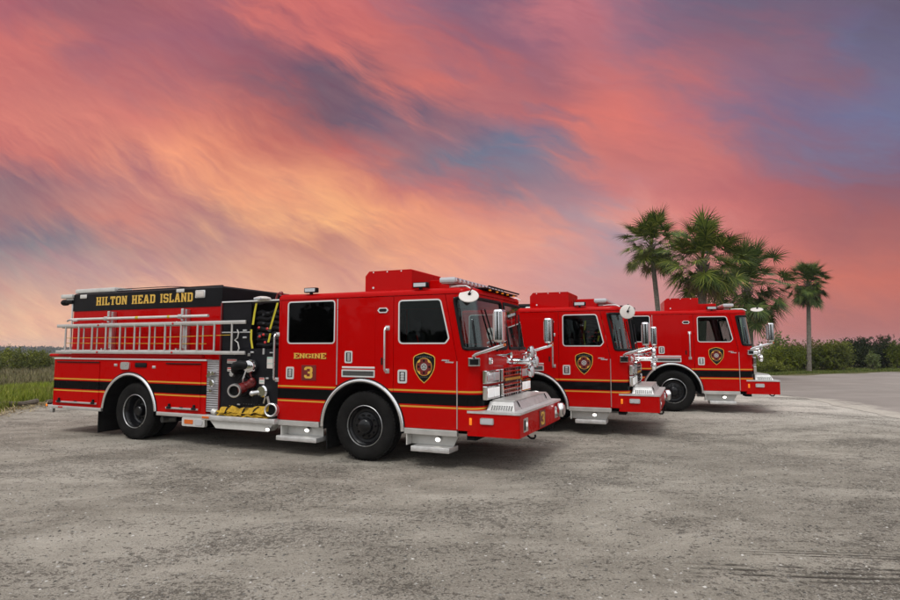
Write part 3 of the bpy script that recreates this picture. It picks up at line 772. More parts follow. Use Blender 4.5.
    for x, z, r in ((3.50, 1.26, .05), (3.575, 1.27, .04), (3.545, 1.10, .06), (3.53, .97, .035), (3.46, 1.22, .03)): mb.lathe([(.004, -.06), (r*.8, -.06), (r, -.045), (r, 0), (.004, 0)], (x, .008, z), 'y', 18)
    mb.build('valve_cap', 'chrome', root)
    # intake: red gated valve with bright ring
    iv = MB().lathe([(.16, -.05), (.17, -.02), (.17, .02), (.10, .02)], (4.25, -.0, 1.06), 'y', 28).build('intake_valve', 'dark', root)
    a, b = Vector((4.30, .0, 1.06)), Vector((4.235, -.20, 1.005))
    mb = MB().cyl(a, a+(b-a)*.85, .088, 22).cyl((4.30, -.03, 1.07), (4.45, -.03, 1.12), .07, 18).ball((4.43, -.03, 1.12), .08).ball((4.47, -.06, 1.17), .05).cyl((4.42, -.02, 1.2), (4.36, -.05, 1.42), .018, 8)
    mb.build('valve_body', 'valve', iv)
    d = Vector((.42, -.90, -.08)).normalized()
    mb = MB(); rotm = Matrix.Translation(b) @ d.to_track_quat('Z', 'Y').to_matrix().to_4x4()
    t = MB().lathe([(.082, -.06), (.108, -.06), (.114, -.03), (.114, .03), (.106, .045), (.085, .045), (.082, .02)], (0, 0, 0), 'z', 30, True)
    bmesh.ops.transform(t.bm, matrix=rotm, verts=t.bm.verts); t.build('intake_ring', 'steel', iv)
    t = MB().lathe([(.002, .0), (.086, .0), (.086, .005), (.002, .005)], (0, 0, 0), 'z', 24)
    bmesh.ops.transform(t.bm, matrix=rotm, verts=t.bm.verts); t.build('intake_screen', 'under', iv)
    for r, m_, k in ((.185, 'dark', 0),):
        pts = [(4.30+r*math.cos(q)*.9, -.03-.02*math.sin(q), 1.07+r*math.sin(q)) for q in [2*PI*j/28 for j in range(28)]]
        MB().tube(pts, .017, 8, True).build('valve_handwheel', m_, iv)
    # curved discharge elbow
    el = MB().tube([(4.12, .03, 1.33), (4.12, -.08, 1.34), (4.16, -.13, 1.40), (4.26, -.14, 1.43), (4.36, -.10, 1.42), (4.40, .0, 1.40)], .075, 16).build('discharge_elbow', 'dark', root)
    MB().lathe([(.004, -.10), (.07, -.10), (.10, -.09), (.115, -.06), (.115, 0), (.004, 0)], (4.43, -.03, 1.40), 'y', 26).build('discharge_cap', 'chrome', el)
    MB().tube([(4.40, -.13, 1.33), (4.36, -.15, 1.20), (4.31, -.1, 1.14)], .014, 8).build('valve_lever', 'steel', el)
    MB().lathe([(.004, -.05), (.045, -.05), (.055, -.03), (.055, 0), (.004, 0)], (4.0, .0, 1.27), 'y', 18).build('discharge_cap', 'steel', el)
    sc = MB().lathe([(.004, -.075), (.085, -.075), (.105, -.05), (.105, 0), (.004, 0)], (4.66, .02, .99), 'y', 24).build('discharge_cap', 'chrome', root)
    MB().cyl((4.62, .0, .98), (4.53, -.10, .965), .04, 14).ball((4.52, -.105, .96), .048).build('outlet', 'steel', sc)
    pts = [(4.49+.07*(1-math.cos(q)), -.07, .93-.17*math.sin(q)) for q in [PI*j/12 for j in range(13)]]
    MB().tube(pts, .009, 6).build('cap_chain', 'dark', sc)
    # labels, gauges and knobs
    for (x0, x1, z0, z1, top) in ((3.84, 4.05, 1.445, 1.515, 1), (3.85, 4.02, 1.305, 1.375, 1), (4.555, 4.665, 1.11, 1.215, 2), (4.71, 4.84, 1.37, 1.56, 3)):
        lb_ = MB().box(x0, x1, .012, .0195, z0, z1, .002).build('warning_label', 'white', root)
        MB().box(x0+.006, x1-.006, .010, .0125, z1-.026, z1-.006).build('label_header', {1: 'labelred', 2: 'labelred', 3: 'labelgreen'}[top], lb_)
        MB().box(x0+.012, x1-.012, .0105, .0125, (z0+z1)/2-.02, (z0+z1)/2-.010).build('label_text', 'labelgreen' if top > 1 else 'mesh', lb_)
    mb = MB()
    for x, z, w, h in ((4.18, 1.99, .085, .03), (4.18, 1.87, .085, .03), (4.0, 1.62, .08, .03), (4.30, 1.57, .05, .05), (4.62, 1.60, .04, .10), (4.36, 1.62, .07, .03), (4.70, 1.19, .06, .03), (4.1, .74, .06, .025), (4.77, 1.62, .08, .02), (4.70, .70, .08, .025)):
        MB().box(x, x+w, .0, .0205, z, z+h, .004).build('panel_plate', 'steel', root)
    mb = MB()
    for k in range(7):
        for z in (.76, .71): mb.box(4.22+k*.055, 4.245+k*.055, .014, .0205, z, z+.012)
    mb.build('panel_legend', 'mesh', root)
    MB().tube([(4.69, -.02, .80), (4.74, -.04, .90)], .014, 8).build('pull_handle', 'steel', root)
    MB().box(3.70, 4.34, .005, .0195, 1.965, 1.985, .003).build('panel_rail', 'steel', root)
    cb = MB().tube([(4.06, -.0, 2.02), (4.11, -.02, 1.96), (4.09, -.02, 1.88), (4.03, -.02, 1.84), (4.1, -.02, 1.80), (4.13, -.02, 1.70), (4.08, -.01, 1.62), (4.0, .01, 1.60)], .012, 8).build('cable', 'greywhite', root)
    # crosslay bay with dark hoses, net and yellow straps
    MB().box(4.37, 4.935, .27, .279, 1.71, 2.48).build('crosslay_bay', 'under', root)
    hs = MB()
    for j in range(7):
        z = 1.76+j*.09
        hs.tube([(4.42, .12, z), (4.5, .09+.03*random.random(), z+.02*random.random()), (4.65, .11, z-.02), (4.8, .10, z+.02), (4.88, .13, z)], .043, 8)
    hs.build('crosslay_hose', 'dark', root)
    for _ in range(9):
        x, z = random.uniform(4.44, 4.84), random.uniform(1.75, 2.36); MB().box(x, x+random.uniform(.03, .08), .035, .06, z, z+random.uniform(.02, .06), .006).build('hose_clip', 'interior', root)
    for (x, z) in ((4.50, 2.05), (4.60, 1.93), (4.68, 2.03), (4.64, 1.80), (4.52, 1.90)):
        MB().ball((x, .035, z), .026, (1.1, .5, .9)).build('hose_nozzle', 'redlens', root)
    mb = MB()
    mb.ribbon([(4.44, .03, 2.47), (4.42, .01, 2.3), (4.40, .0, 2.10)], (.034, .008, 0), .006)
    mb.ribbon([(4.36, .01, 2.02), (4.37, .0, 1.86), (4.40, .005, 1.70)], (.034, .008, 0), .006)
    mb.ribbon([(4.90, .02, 2.46), (4.83, .0, 2.2), (4.76, .01, 2.02)], (.034, .008, 0), .006)
    mb.ribbon([(4.77, .01, 1.95), (4.74, .0, 1.80)], (.034, .008, 0), .006)
    mb.build('net_strap', 'strap', root)
    wl = MB().lathe([(.01, 0), (.12, .0), (.135, -.02), (.12, -.045), (.06, -.06), (.01, -.06)], (4.62, -.02, 2.51), 'z', 20)
    for v in wl.bm.verts: v.co.z = 2.51-(v.co.z-2.51)
    wl = wl.build('work_light', 'white', root)
    MB().box(4.55, 4.69, -.17, -.12, 2.505, 2.545, .01).build('lens', 'clear', wl)
    MB().tube([(4.78, .1, 2.50), (4.83, .1, 2.62), (4.92, .1, 2.64)], .016, 8).ball((4.90, .1, 2.62), .038).build('deck_fitting', 'valve', root)
    return root

eng = make_engine()
tag(eng, 'nearest red fire engine marked ENGINE 3 with silver ladder on its side', 'fire engine', 'red fire engines parked in a row')

# things carried by the nearest engine
def carried(name, p, label, cat):
    global OFF
    OFF = Vector(p)
    o = empty(name, to_world(0, p), -TR[0][3]); tag(o, label, cat)
    return o
lad = carried('ladder', (-.64, -.05, 1.60), 'silver two-section aluminium ladder hung along the red hose bed below the gold lettering', 'ladder')
L0, L1 = -.63, 4.31
for sec, (y, x0, x1, zt, zb_) in enumerate(((-.068, L0, L1, 2.145, 1.625), (-.015, L0+.08, L1-.75, 2.13, 1.64))):
    sct = 'rail'
    for z, h in ((zt, .032), (zb_, .030)):
        r_ = MB().box(x0, x1, y-.014, y+.014, z-h, z+h, .006).build('rail', 'alu', lad)
        if sec == 0:
            mb = MB()
            for x in (.62, 2.62): mb.ball((x, y-.02, z), .022, (1, .5, 1), 10)
            mb.build('rail_marker', 'redlens', r_)
    n = 12
    for k in range(n):
        x = -.36+k*.397+(.075 if sec else 0)
        if x < x1-.05: MB().cyl((x, y, zb_), (x, y, zt), .0175 if sec == 0 else .014, 10).build('rung', 'alu', lad)
MB().tube([(-.4, -.04, 1.80), (1.5, -.045, 1.79), (3.4, -.04, 1.78)], .006, 6).tube([(-.4, -.04, 1.90), (1.2, -.04, 1.905), (2.4, -.045, 1.90), (3.95, -.045, 1.93)], .006, 6).build('halyard', 'hose', lad)
pole = carried('pike_pole', (-.48, .09, 2.28), 'long pale pike pole clipped level just above the ladder', 'pole')
MB().tube([(-.45, .08, 2.28), (3.30, .08, 2.28)], .026, 10).build('shaft', 'greywhite', pole)
MB().tube([(-.45, .08, 2.28), (-.52, .08, 2.27), (-.56, .08, 2.25)], .02, 8).tube([(-.40, .08, 2.28), (-.33, .07, 2.25), (-.22, .07, 2.26)], .022, 8).build('hook', 'steel', pole)
for x in (.62, 2.62): MB().box(x-.05, x+.05, .05, .118, 2.24, 2.32, .01).build('clip', 'steel', pole)
MB().cyl((1.45, .08, 2.28), (1.53, .08, 2.28), .0275, 10).cyl((2.3, .08, 2.28), (2.36, .08, 2.28), .0275, 10).build('grip_band', 'strap', pole)
hose = carried('fire_hose', (4.2, .0, .56), 'folded yellow fire hose with grey coupling on the running board below the pump panel', 'hose')
hb = MB()
for j, (x0, x1, y, z) in enumerate(((3.72, 4.80, -.02, .578), (3.78, 4.72, -.03, .603), (3.74, 4.78, -.04, .630))):
    pts = []
    for k in range(25):
        q = k/24; pts.append((x0+(x1-x0)*q, y+.015*math.sin(q*9+j), z+.012*math.sin(q*11+j*2)+.012*math.sin(q*23+j)))
    hb.ribbon(pts, (.02*(j-1), .11, .015*(1-j)), .024)
for (x0, x1, z0, z1) in ((3.80, 4.05, .66, .70), (4.0, 4.30, .71, .655), (4.22, 4.58, .66, .715), (4.50, 4.85, .69, .75)):
    pts = [(x0+(x1-x0)*k/8, -.075-.01*math.sin(k), z0+(z1-z0)*k/8-.02+.012*math.sin(k*.8)) for k in range(9)]
    hb.ribbon(pts, (.01, .03, .10), .026)
hb.build('hose_folds', 'hose', hose, ang=60)
t = MB().lathe([(.085, -.06), (.105, -.06), (.112, -.035), (.104, -.02), (.112, .02), (.112, .05), (.098, .06), (.085, .05)], (0, 0, 0), 'z', 26, True)
rotm = Matrix.Translation((4.90, -.06, .70)) @ Vector((.25, -1, .1)).to_track_quat('Z', 'Y').to_matrix().to_4x4()
bmesh.ops.transform(t.bm, matrix=rotm, verts=t.bm.verts)
t.cyl((4.84, -.06, .80), (4.82, -.08, .92), .02, 8).build('coupling', 'steel', hose)
MB().cyl((3.70, -.05, .60), (3.62, -.06, .63), .05, 12).build('coupling', 'greywhite', hose)
t = MB().lathe([(.003, 0), (.086, 0), (.086, .01), (.003, .01)], (0, 0, 0), 'z', 22)
bmesh.ops.transform(t.bm, matrix=rotm, verts=t.bm.verts); t.build('coupling_bore', 'under', hose)
mb = MB()
for x in (3.93, 4.30, 4.52): mb.ribbon([(x, -.10, .60), (x+.06, -.105, .70), (x+.12, -.08, .745)], (.03, .0, 0), .012)
mb.build('hose_band', 'dark', hose)
OFF = Vector((0, 0, 0))

others = []
for i, lab in ((1, 'middle fire engine of the three, its rear hidden behind the engine marked 3'), (2, 'farthest fire engine, standing in front of the palm trees')):
    o = copy_tree(eng, None, skip=('number_plate',))
    o.location = TR[i][:3]; o.rotation_euler = (0, 0, -TR[i][3]); o['label'] = lab
    others.append(o)
# round look-down mirrors, each adjusted differently
disc = MB().lathe([(.002, .0), (.08, .004), (.14, .018), (.145, .028), (.14, .032), (.002, .032)], (0, 0, 0), 'z', 32)
for v in disc.bm.verts: v.co.z = .032-v.co.z*1.0
dm = disc.build('lookdown_mirror', 'white', eng)
arm = MB().cyl((0, 0, .03), (.02, 0, .055), .02, 10).tube([(0, 0, .05), (.03, .045, .07), (.05, .09, .075)], .008, 6).build('mirror_bracket', 'dark', dm)
for e, (root, loc, el) in enumerate(((eng, (8.33, .01, 2.448), 46), (others[0], (8.50, .0, 2.455), 10), (others[1], (8.60, .0, 2.575), 68))):
    o = dm if e == 0 else copy_tree(dm, root)
    o.parent = root; o.location = loc
    camloc = Vector((0, 0, 1.73))-to_world(e, loc); th = TR[e][3]
    a = math.atan2(camloc.y, camloc.x)+th
    n_ = Vector((math.cos(a)*math.cos(math.radians(el)), math.sin(a)*math.cos(math.radians(el)), math.sin(math.radians(el))))
    o.rotation_euler = n_.to_track_quat('Z', 'Y').to_euler()
#SETTING
# ------------------------------------------------------------------ CAMERA
F, PIT, H = 581.3583, .08, 1.7311
cam = bpy.data.cameras.new('camera'); co_ = bpy.data.objects.new('camera', cam); C.objects.link(co_)
co_.location = (0, 0, H); co_.rotation_euler = (PI/2+PIT, 0, 0)
cam.sensor_width = 36; cam.lens = 36*F/900; cam.clip_start = .1; cam.clip_end = 4000
S.camera = co_
S.render.resolution_x, S.render.resolution_y = 1024, 683

# ------------------------------------------------------------------ GROUND
def sst(a, b, x):
    t = min(1, max(0, (x-a)/(b-a))); return t*t*(3-2*t)
def pdist(i, x, y):
    """distance of a ground point from the axis of engine i"""
    X0, Y0, dz, th = TR[i]; c, s = math.cos(th), math.sin(th)
    lx = (x-X0)*c-(y-Y0)*s; ly = (x-X0)*s+(y-Y0)*c
    dx = max(-.8-lx, 0, lx-9.2); dy = max(-lx*0-ly, 0, ly-2.42)
    return math.hypot(dx, dy)
def wav(x, y): return .010*math.sin(x*.9+1.3*math.sin(y*.5))+.008*math.sin(y*1.3+.7*x)+.006*math.sin(2.1*x-1.7*y)
def height(x, y):
    z = 0
    f = 1.
    for i in range(3):
        d = pdist(i, x, y); w = 1-sst(0, 2.2 if i else 1.2, d); f *= (1-w)
    for i in (1, 2): z += TR[i][2]*(1-sst(.1, 1.9 if i == 1 else 3.2, pdist(i, x, y)))
    z += wav(x, y)*f
    # the salt marsh on the left lies lower than the lot
    m = sst(-13.2, -22, x)*sst(2, 14, y)
    z -= .45*m
    z -= 5.0*sst(60, 400, y)*sst(40, -60, x)
    return z
def frange(stops):
    out = []
    for (a, b, st) in stops:
        v = a
        while v < b-1e-6: out.append(v); v += st
    out.append(stops[-1][1]); return out
def sheet(name, xs, ys, mat, keep=None, dz=0., hf=height):
    bm = bmesh.new(); V = {}
    for i, x in enumerate(xs):
        for j, y in enumerate(ys): V[i, j] = bm.verts.new((x, y, hf(x, y)+dz))
    for i in range(len(xs)-1):
        for j in range(len(ys)-1):
            if keep is None or keep((xs[i]+xs[i+1])/2, (ys[j]+ys[j+1])/2):
                bm.faces.new((V[i, j], V[i+1, j], V[i+1, j+1], V[i, j+1]))
    loose = [v for v in bm.verts if not v.link_faces]
    bmesh.ops.delete(bm, geom=loose, context='VERTS')
    me = bpy.data.meshes.new(name); 
    for f in bm.faces: f.smooth = True
    bm.to_mesh(me); bm.free(); me.materials.append(mat)
    o = bpy.data.objects.new(name, me); C.objects.link(o); o['kind'] = 'structure'
    return o

def ground_mat():
    """gravel lot that gives way to soil and grass outside a wavering edge, one material over world coordinates"""
    m, t, b = new_mat('gravel_and_soil')
    g = t.add('ShaderNodeNewGeometry').outputs['Position']
    sep = t.add('ShaderNodeSeparateXYZ'); t.put(sep.inputs[0], g); X, Y = sep.outputs[0], sep.outputs[1]
    big = t.noise(g, .35, 6, .62, .4); mid = t.noise(t.scalev(g, (.8, 1.5, 1)), 1.5, 7, .66, .3)
    fine = t.noise(g, 22, 6, .75); grit = t.noise(g, 75, 4, .8)
    vor = t.add('ShaderNodeTexVoronoi'); t.put(vor.inputs['Vector'], g); vor.inputs['Scale'].default_value = 42
    vor2 = t.add('ShaderNodeTexVoronoi'); t.put(vor2.inputs['Vector'], g); vor2.inputs['Scale'].default_value = 17
    col = t.ramp(mid, [(.30, (.212, .190, .155)), (.45, (.31, .282, .234)), (.58, (.38, .346, .29)), (.72, (.48, .442, .378))])
    col = t.mix(t.mapr(big, .40, .64, 0, .8), col, t.mix(.5, col, (.12, .106, .086, 1)))
    col = t.mix(t.mapr(t.noise(t.scalev(g, (.5, 1.1, 1)), .8, 5, .6, .5), .60, .74, 0, .6), col, (.42, .385, .33, 1))
    # the wide pale tongue of crushed shell by the road
    pale = t.math('MULTIPLY', t.mapr(Y, 10.5, 16., 0, 1, True), t.mapr(X, 2.5, 7.5, 0, 1, True))
    pale = t.math('MULTIPLY', pale, t.mapr(mid, .3, .55, .5, 1))
    col = t.mix(pale, col, (.60, .555, .49, 1))
    worn = t.noise(t.scalev(g, (.35, .9, 1)), .42, 5, .55, .8)
    col = t.mix(t.mapr(worn, .50, .66, 0, .62), col, (.50, .46, .395, 1))
    # patches where dark grit lies thick on the pale fines
    patch = t.mapr(t.noise(t.scalev(g, (.55, 1.0, 1)), .75, 7, .68, .6), .44, .68, 0, 1)
    g1 = t.noise(t.scalev(g, (.8, 1, 1)), 19, 4, .6); g2 = t.noise(g, 55, 3, .6)
    thr = t.math('ADD', .355, t.math('MULTIPLY', patch, .125))
    dk = t.math('MAXIMUM', t.mapr(t.math('SUBTRACT', thr, g1), -.015, .02, 0, 1), t.mapr(t.math('SUBTRACT', thr, g2), .0, .03, 0, .85))
    col = t.mix(t.math('MULTIPLY', dk, .62), col, (.062, .054, .043, 1))
    col = t.mix(t.math('MULTIPLY', patch, .33), col, (.13, .115, .095, 1))
    col = t.mix(t.mapr(g2, .58, .66, 0, .6), col, (.50, .465, .405, 1))
    speck = t.mapr(fine, .50, .70, 0, 1)
    col = t.mix(t.math('MULTIPLY', speck, .3), col, (.46, .43, .375, 1))
    stone = t.math('LESS_THAN', vor.outputs['Distance'], .22)
    rnd = t.add('ShaderNodeSeparateColor'); t.put(rnd.inputs[0], vor.outputs['Color'])
    col = t.mix(t.math('MULTIPLY', stone, t.mapr(rnd.outputs[0], .45, 1, 0, .75)), col, t.ramp(rnd.outputs[1], [(.0, (.07, .066, .06)), (.55, (.2, .19, .175)), (1, (.52, .50, .47))]))
    # tyre marks of a turning car: fine parallel ruts
    def rut(x0, x1, a, bq, c, half, per):
        dx = t.math('SUBTRACT', X, x0)
        yc = t.math('ADD', a, t.math('ADD', t.math('MULTIPLY', dx, bq), t.math('MULTIPLY', t.math('MULTIPLY', dx, dx), c)))
        d = t.math('SUBTRACT', Y, yc)
        mk = t.math('MULTIPLY', t.mapr(t.math('ABSOLUTE', d), half, half*.7, 0, 1), t.mapr(X, x0, x0+.6, 0, 1))
        mk = t.math('MULTIPLY', mk, t.mapr(X, x1, x1-1, 0, 1))
        s = t.math('SINE', t.math('MULTIPLY', d, 2*PI/per))
        return t.math('MULTIPLY', t.math('MULTIPLY', mk, t.mapr(s, .1, .9, 0, 1)), t.mapr(t.noise(g, 5, 4), .38, .55, 0, 1))
    r1 = t.math('MAXIMUM', rut(1.7, 9, 4.66, -.06, .004, .20, .095), rut(2.3, 4.4, 5.05, -.03, -.02, .09, .06))
    col = t.mix(t.math('MULTIPLY', r1, .8), col, (.075, .066, .052, 1))
    hgt = t.math('ADD', t.math('MULTIPLY', mid, .9), t.math('ADD', t.math('MULTIPLY', t.math('SUBTRACT', fine, dk), .5), t.math('MULTIPLY', grit, .22)))
    hgt = t.math('ADD', hgt, t.math('MULTIPLY', t.mapr(vor.outputs['Distance'], 0, .3, .22, 0), t.mapr(rnd.outputs[0], .45, 1, 0, 1)))
    hgt = t.math('SUBTRACT', hgt, t.math('MULTIPLY', r1, 1.2))
    # soil with short dry grass outside the lot
    soil = t.ramp(t.noise(g, 3.0, 8, .7), [(.3, (.045, .055, .018)), (.5, (.10, .095, .04)), (.7, (.17, .15, .085))])
    far = t.ramp(t.noise(t.scalev(g, (.12, .5, 1)), .5, 6, .6), [(.3, (.07, .085, .028)), (.5, (.14, .13, .055)), (.72, (.19, .165, .085))])
    soil = t.mix(t.mapr(Y, 24, 45, 0, 1), soil, far)
    edge = t.math('ADD', X, t.math('MULTIPLY', t.math('SUBTRACT', t.noise(g, .9, 5, .6), .5), 1.6))
    left = t.mapr(edge, -12.15, -11.65, 1, 0, True)
    back = t.mapr(t.math('ADD', Y, t.math('MULTIPLY', t.math('SUBTRACT', t.noise(g, .7, 4), .5), 2.2)), 34.5, 35.4, 0, 1, True)
    out = t.math('MAXIMUM', left, back)
    t.put(b.inputs['Base Color'], t.mix(out, col, soil))
    b.inputs['Roughness'].default_value = .93; b.inputs['Specular IOR Level'].default_value = .2
    t.put(b.inputs['Normal'], t.bump(hgt, 1.0, .05))
    return m
gm = ground_mat()
xs = frange([(-560, -100, 40), (-100, -24, 6), (-24, -14, 1), (-14, 14, .22), (14, 30, .8), (30, 100, 6), (100, 560, 40)])
ys = frange([(-60, -6, 6), (-6, 2, .8), (2, 24, .22), (24, 46, .8), (46, 100, 6), (100, 820, 30)])
sheet('gravel_ground', xs, ys, gm)

# asphalt road behind the lot, swinging round on the right
def road_mat():
    m, t, b = new_mat('asphalt'); g = t.add('ShaderNodeNewGeometry').outputs['Position']
    n1 = t.noise(g, .35, 5, .6, .4); n2 = t.noise(g, 60, 4, .7); n3 = t.noise(t.scalev(g, (.25, 1, 1)), .9, 6, .65)
    c = t.ramp(n1, [(.3, (.20, .174, .153)), (.55, (.25, .218, .193)), (.75, (.305, .268, .238))])
    c = t.mix(t.mapr(n3, .5, .72, 0, .5), c, (.36, .325, .295, 1))
    c = t.mix(t.mapr(n2, .5, .75, 0, .4), c, (.10, .10, .10, 1))
    sp = t.add('ShaderNodeSeparateXYZ'); t.put(sp.inputs[0], g)
    ex = t.math('ADD', t.mapr(sp.outputs[1], 12.2, 19.5, 10.68, 11.95), t.mapr(sp.outputs[1], 19.5, 26.5, 0, -5))
    dd = t.math('ADD', t.math('SUBTRACT', sp.outputs[0], ex), t.math('MULTIPLY', t.math('SUBTRACT', t.noise(g, 1.1, 7, .7), .5), 3.2))
    c = t.mix(t.mapr(dd, .95, .1, 0, 1, True), c, t.ramp(t.noise(g, 9, 6, .7), [(.3, (.32, .288, .24)), (.7, (.50, .46, .40))]))
    t.put(b.inputs['Base Color'], c); b.inputs['Roughness'].default_value = .88
    t.put(b.inputs['Normal'], t.bump(n2, .5, .006))
    return m
def inside(poly, x, y):
    r = False; n = len(poly)
    for i in range(n):
        (x1, y1), (x2, y2) = poly[i], poly[i-1]
        if (y1 > y) != (y2 > y) and x < (x2-x1)*(y-y1)/(y2-y1)+x1: r = not r
    return r
in_edge = [(11.0, 2.0), (10.75, 9.), (10.7, 12.2), (10.8, 14.1), (11.13, 16.4), (11.95, 19.5), (11.9, 21.5), (10.6, 23.6), (7., 26.5), (1, 29.5), (-6, 31.5)]
out_edge = [(-6, 35.2), (4, 34.6), (12, 33.9), (18.6, 34.0), (24, 36.6), (30.2, 39.8), (40, 44.5), (60, 53)]
bm = bmesh.new()
P = in_edge+out_edge+[(60, 2.0)]
poly = rpoly(P, [0]+[.6]*(len(in_edge)-2)+[0, 0]+[1.5]*(len(out_edge)-2)+[0, 0], 4)
rng = random.Random(3)
poly2 = []
for a, b in zip(poly, poly[1:]+poly[:1]):
    L = math.hypot(b[0]-a[0], b[1]-a[1]); n = max(1, int(L/.35)) if L < 14 else 1
    for k in range(n):
        poly2.append((a[0]+(b[0]-a[0])*k/n+rng.uniform(-.09, .09), a[1]+(b[1]-a[1])*k/n+rng.uniform(-.09, .09)))
tri = tessellate_polygon([[Vector((x, y, 0)) for x, y in poly2]])
vs = [bm.verts.new((x, y, 0)) for x, y in poly2]
for q in tri:
    try: bm.faces.new([vs[i] for i in q])
    except ValueError: pass
for yy in [v*1.0 for v in range(26, 53)]+[v*.4 for v in range(8, 65)]:
    bmesh.ops.bisect_plane(bm, geom=bm.verts[:]+bm.edges[:]+bm.faces[:], plane_co=(0, yy, 0), plane_no=(0, 1, 0))
for xx in [v*1.0 for v in range(-5, 9)]+[v*.4 for v in range(23, 40)]+[v*1. for v in range(16, 45)]:
    bmesh.ops.bisect_plane(bm, geom=bm.verts[:]+bm.edges[:]+bm.faces[:], plane_co=(xx, 0, 0), plane_no=(1, 0, 0))
for v in bm.verts: v.co.z = height(v.co.x, v.co.y)+.007
bmesh.ops.recalc_face_normals(bm, faces=bm.faces)
if sum(f.normal.z for f in bm.faces) < 0: bmesh.ops.reverse_faces(bm, faces=bm.faces)
me = bpy.data.meshes.new('asphalt_road'); bm.to_mesh(me); bm.free(); me.materials.append(road_mat())
o = bpy.data.objects.new('asphalt_road', me); C.objects.link(o); o['kind'] = 'structure'

# ------------------------------------------------------------------ loose stones
def island_mat(name, stops, rough=.9, trans=0., noise_mix=None, nscale=1.0):
    m, t, b = new_mat(name); gi = t.add('ShaderNodeNewGeometry')
    c = t.ramp(gi.outputs['Random Per Island'], stops)
    if noise_mix:
        c = t.mix(t.mapr(t.noise(gi.outputs['Position'], nscale, 3), .38, .64, 0, .7), c, (*noise_mix, 1))
    t.put(b.inputs['Base Color'], c); b.inputs['Roughness'].default_value = rough
    b.inputs['Specular IOR Level'].default_value = .25
    if trans > 0:
        out = m.node_tree.nodes['Material Output']; tl = t.add('ShaderNodeBsdfTranslucent'); t.put(tl.inputs[0], c)
        mx = t.add('ShaderNodeMixShader'); mx.inputs[0].default_value = trans
        t.put(mx.inputs[1], b.outputs[0]); t.put(mx.inputs[2], tl.outputs[0]); t.put(out.inputs[0], mx.outputs[0])
    return m
def raw_mesh(name, V, Fc, mat, kind=None, parent=None, smooth=False):
    me = bpy.data.meshes.new(name); me.from_pydata(V, [], Fc); me.materials.append(mat)
    if smooth: me.polygons.foreach_set('use_smooth', [True]*len(me.polygons))
    o = bpy.data.objects.new(name, me); C.objects.link(o)
    if kind: o['kind'] = kind
    if parent: o.parent = parent
    return o
rs = random.Random(11)
V, Fc = [], []
FA8 = [(0, 2, 4), (2, 1, 4), (1, 3, 4), (3, 0, 4), (2, 0, 5), (1, 2, 5), (3, 1, 5), (0, 3, 5)]
clus = [(rs.uniform(-9, 11), rs.uniform(3.8, 15), rs.uniform(.3, 1.1)) for _ in range(60)]
for i in range(26000):
    if i % 3 == 0:
        cx, cy, cr = clus[rs.randrange(60)]; x, y = rs.gauss(cx, cr*1.6), rs.gauss(cy, cr)
    else:
        y = 3.2+12*rs.random()**1.5; x = rs.uniform(-1.05, 1.05)*(y*.85+.5)
    if x < -11 or y < 2.5: continue
    s = .004+.013*rs.random()**3.5; z = height(x, y); b0 = len(V)
    a = rs.uniform(0, PI); ca, sa = math.cos(a), math.sin(a)
    for (dx, dy, dz) in ((-1, 0, 0), (1, 0, 0), (0, -1, 0), (0, 1, 0), (0, 0, .8), (0, 0, -.6)):
        j = lambda: rs.uniform(.65, 1.25)
        px, py = dx*s*j()*1.2+rs.uniform(-.2, .2)*s, dy*s*j()
        V.append((x+px*ca-py*sa, y+px*sa+py*ca, z+dz*s*j()*.7))
    Fc += [tuple(b0+k for k in f) for f in FA8]
raw_mesh('gravel', V, Fc, island_mat('stone', [(0, (.05, .047, .043)), (.35, (.12, .112, .10)), (.7, (.25, .235, .21)), (.95, (.42, .40, .37)), (1, (.6, .58, .54))]), 'stuff')

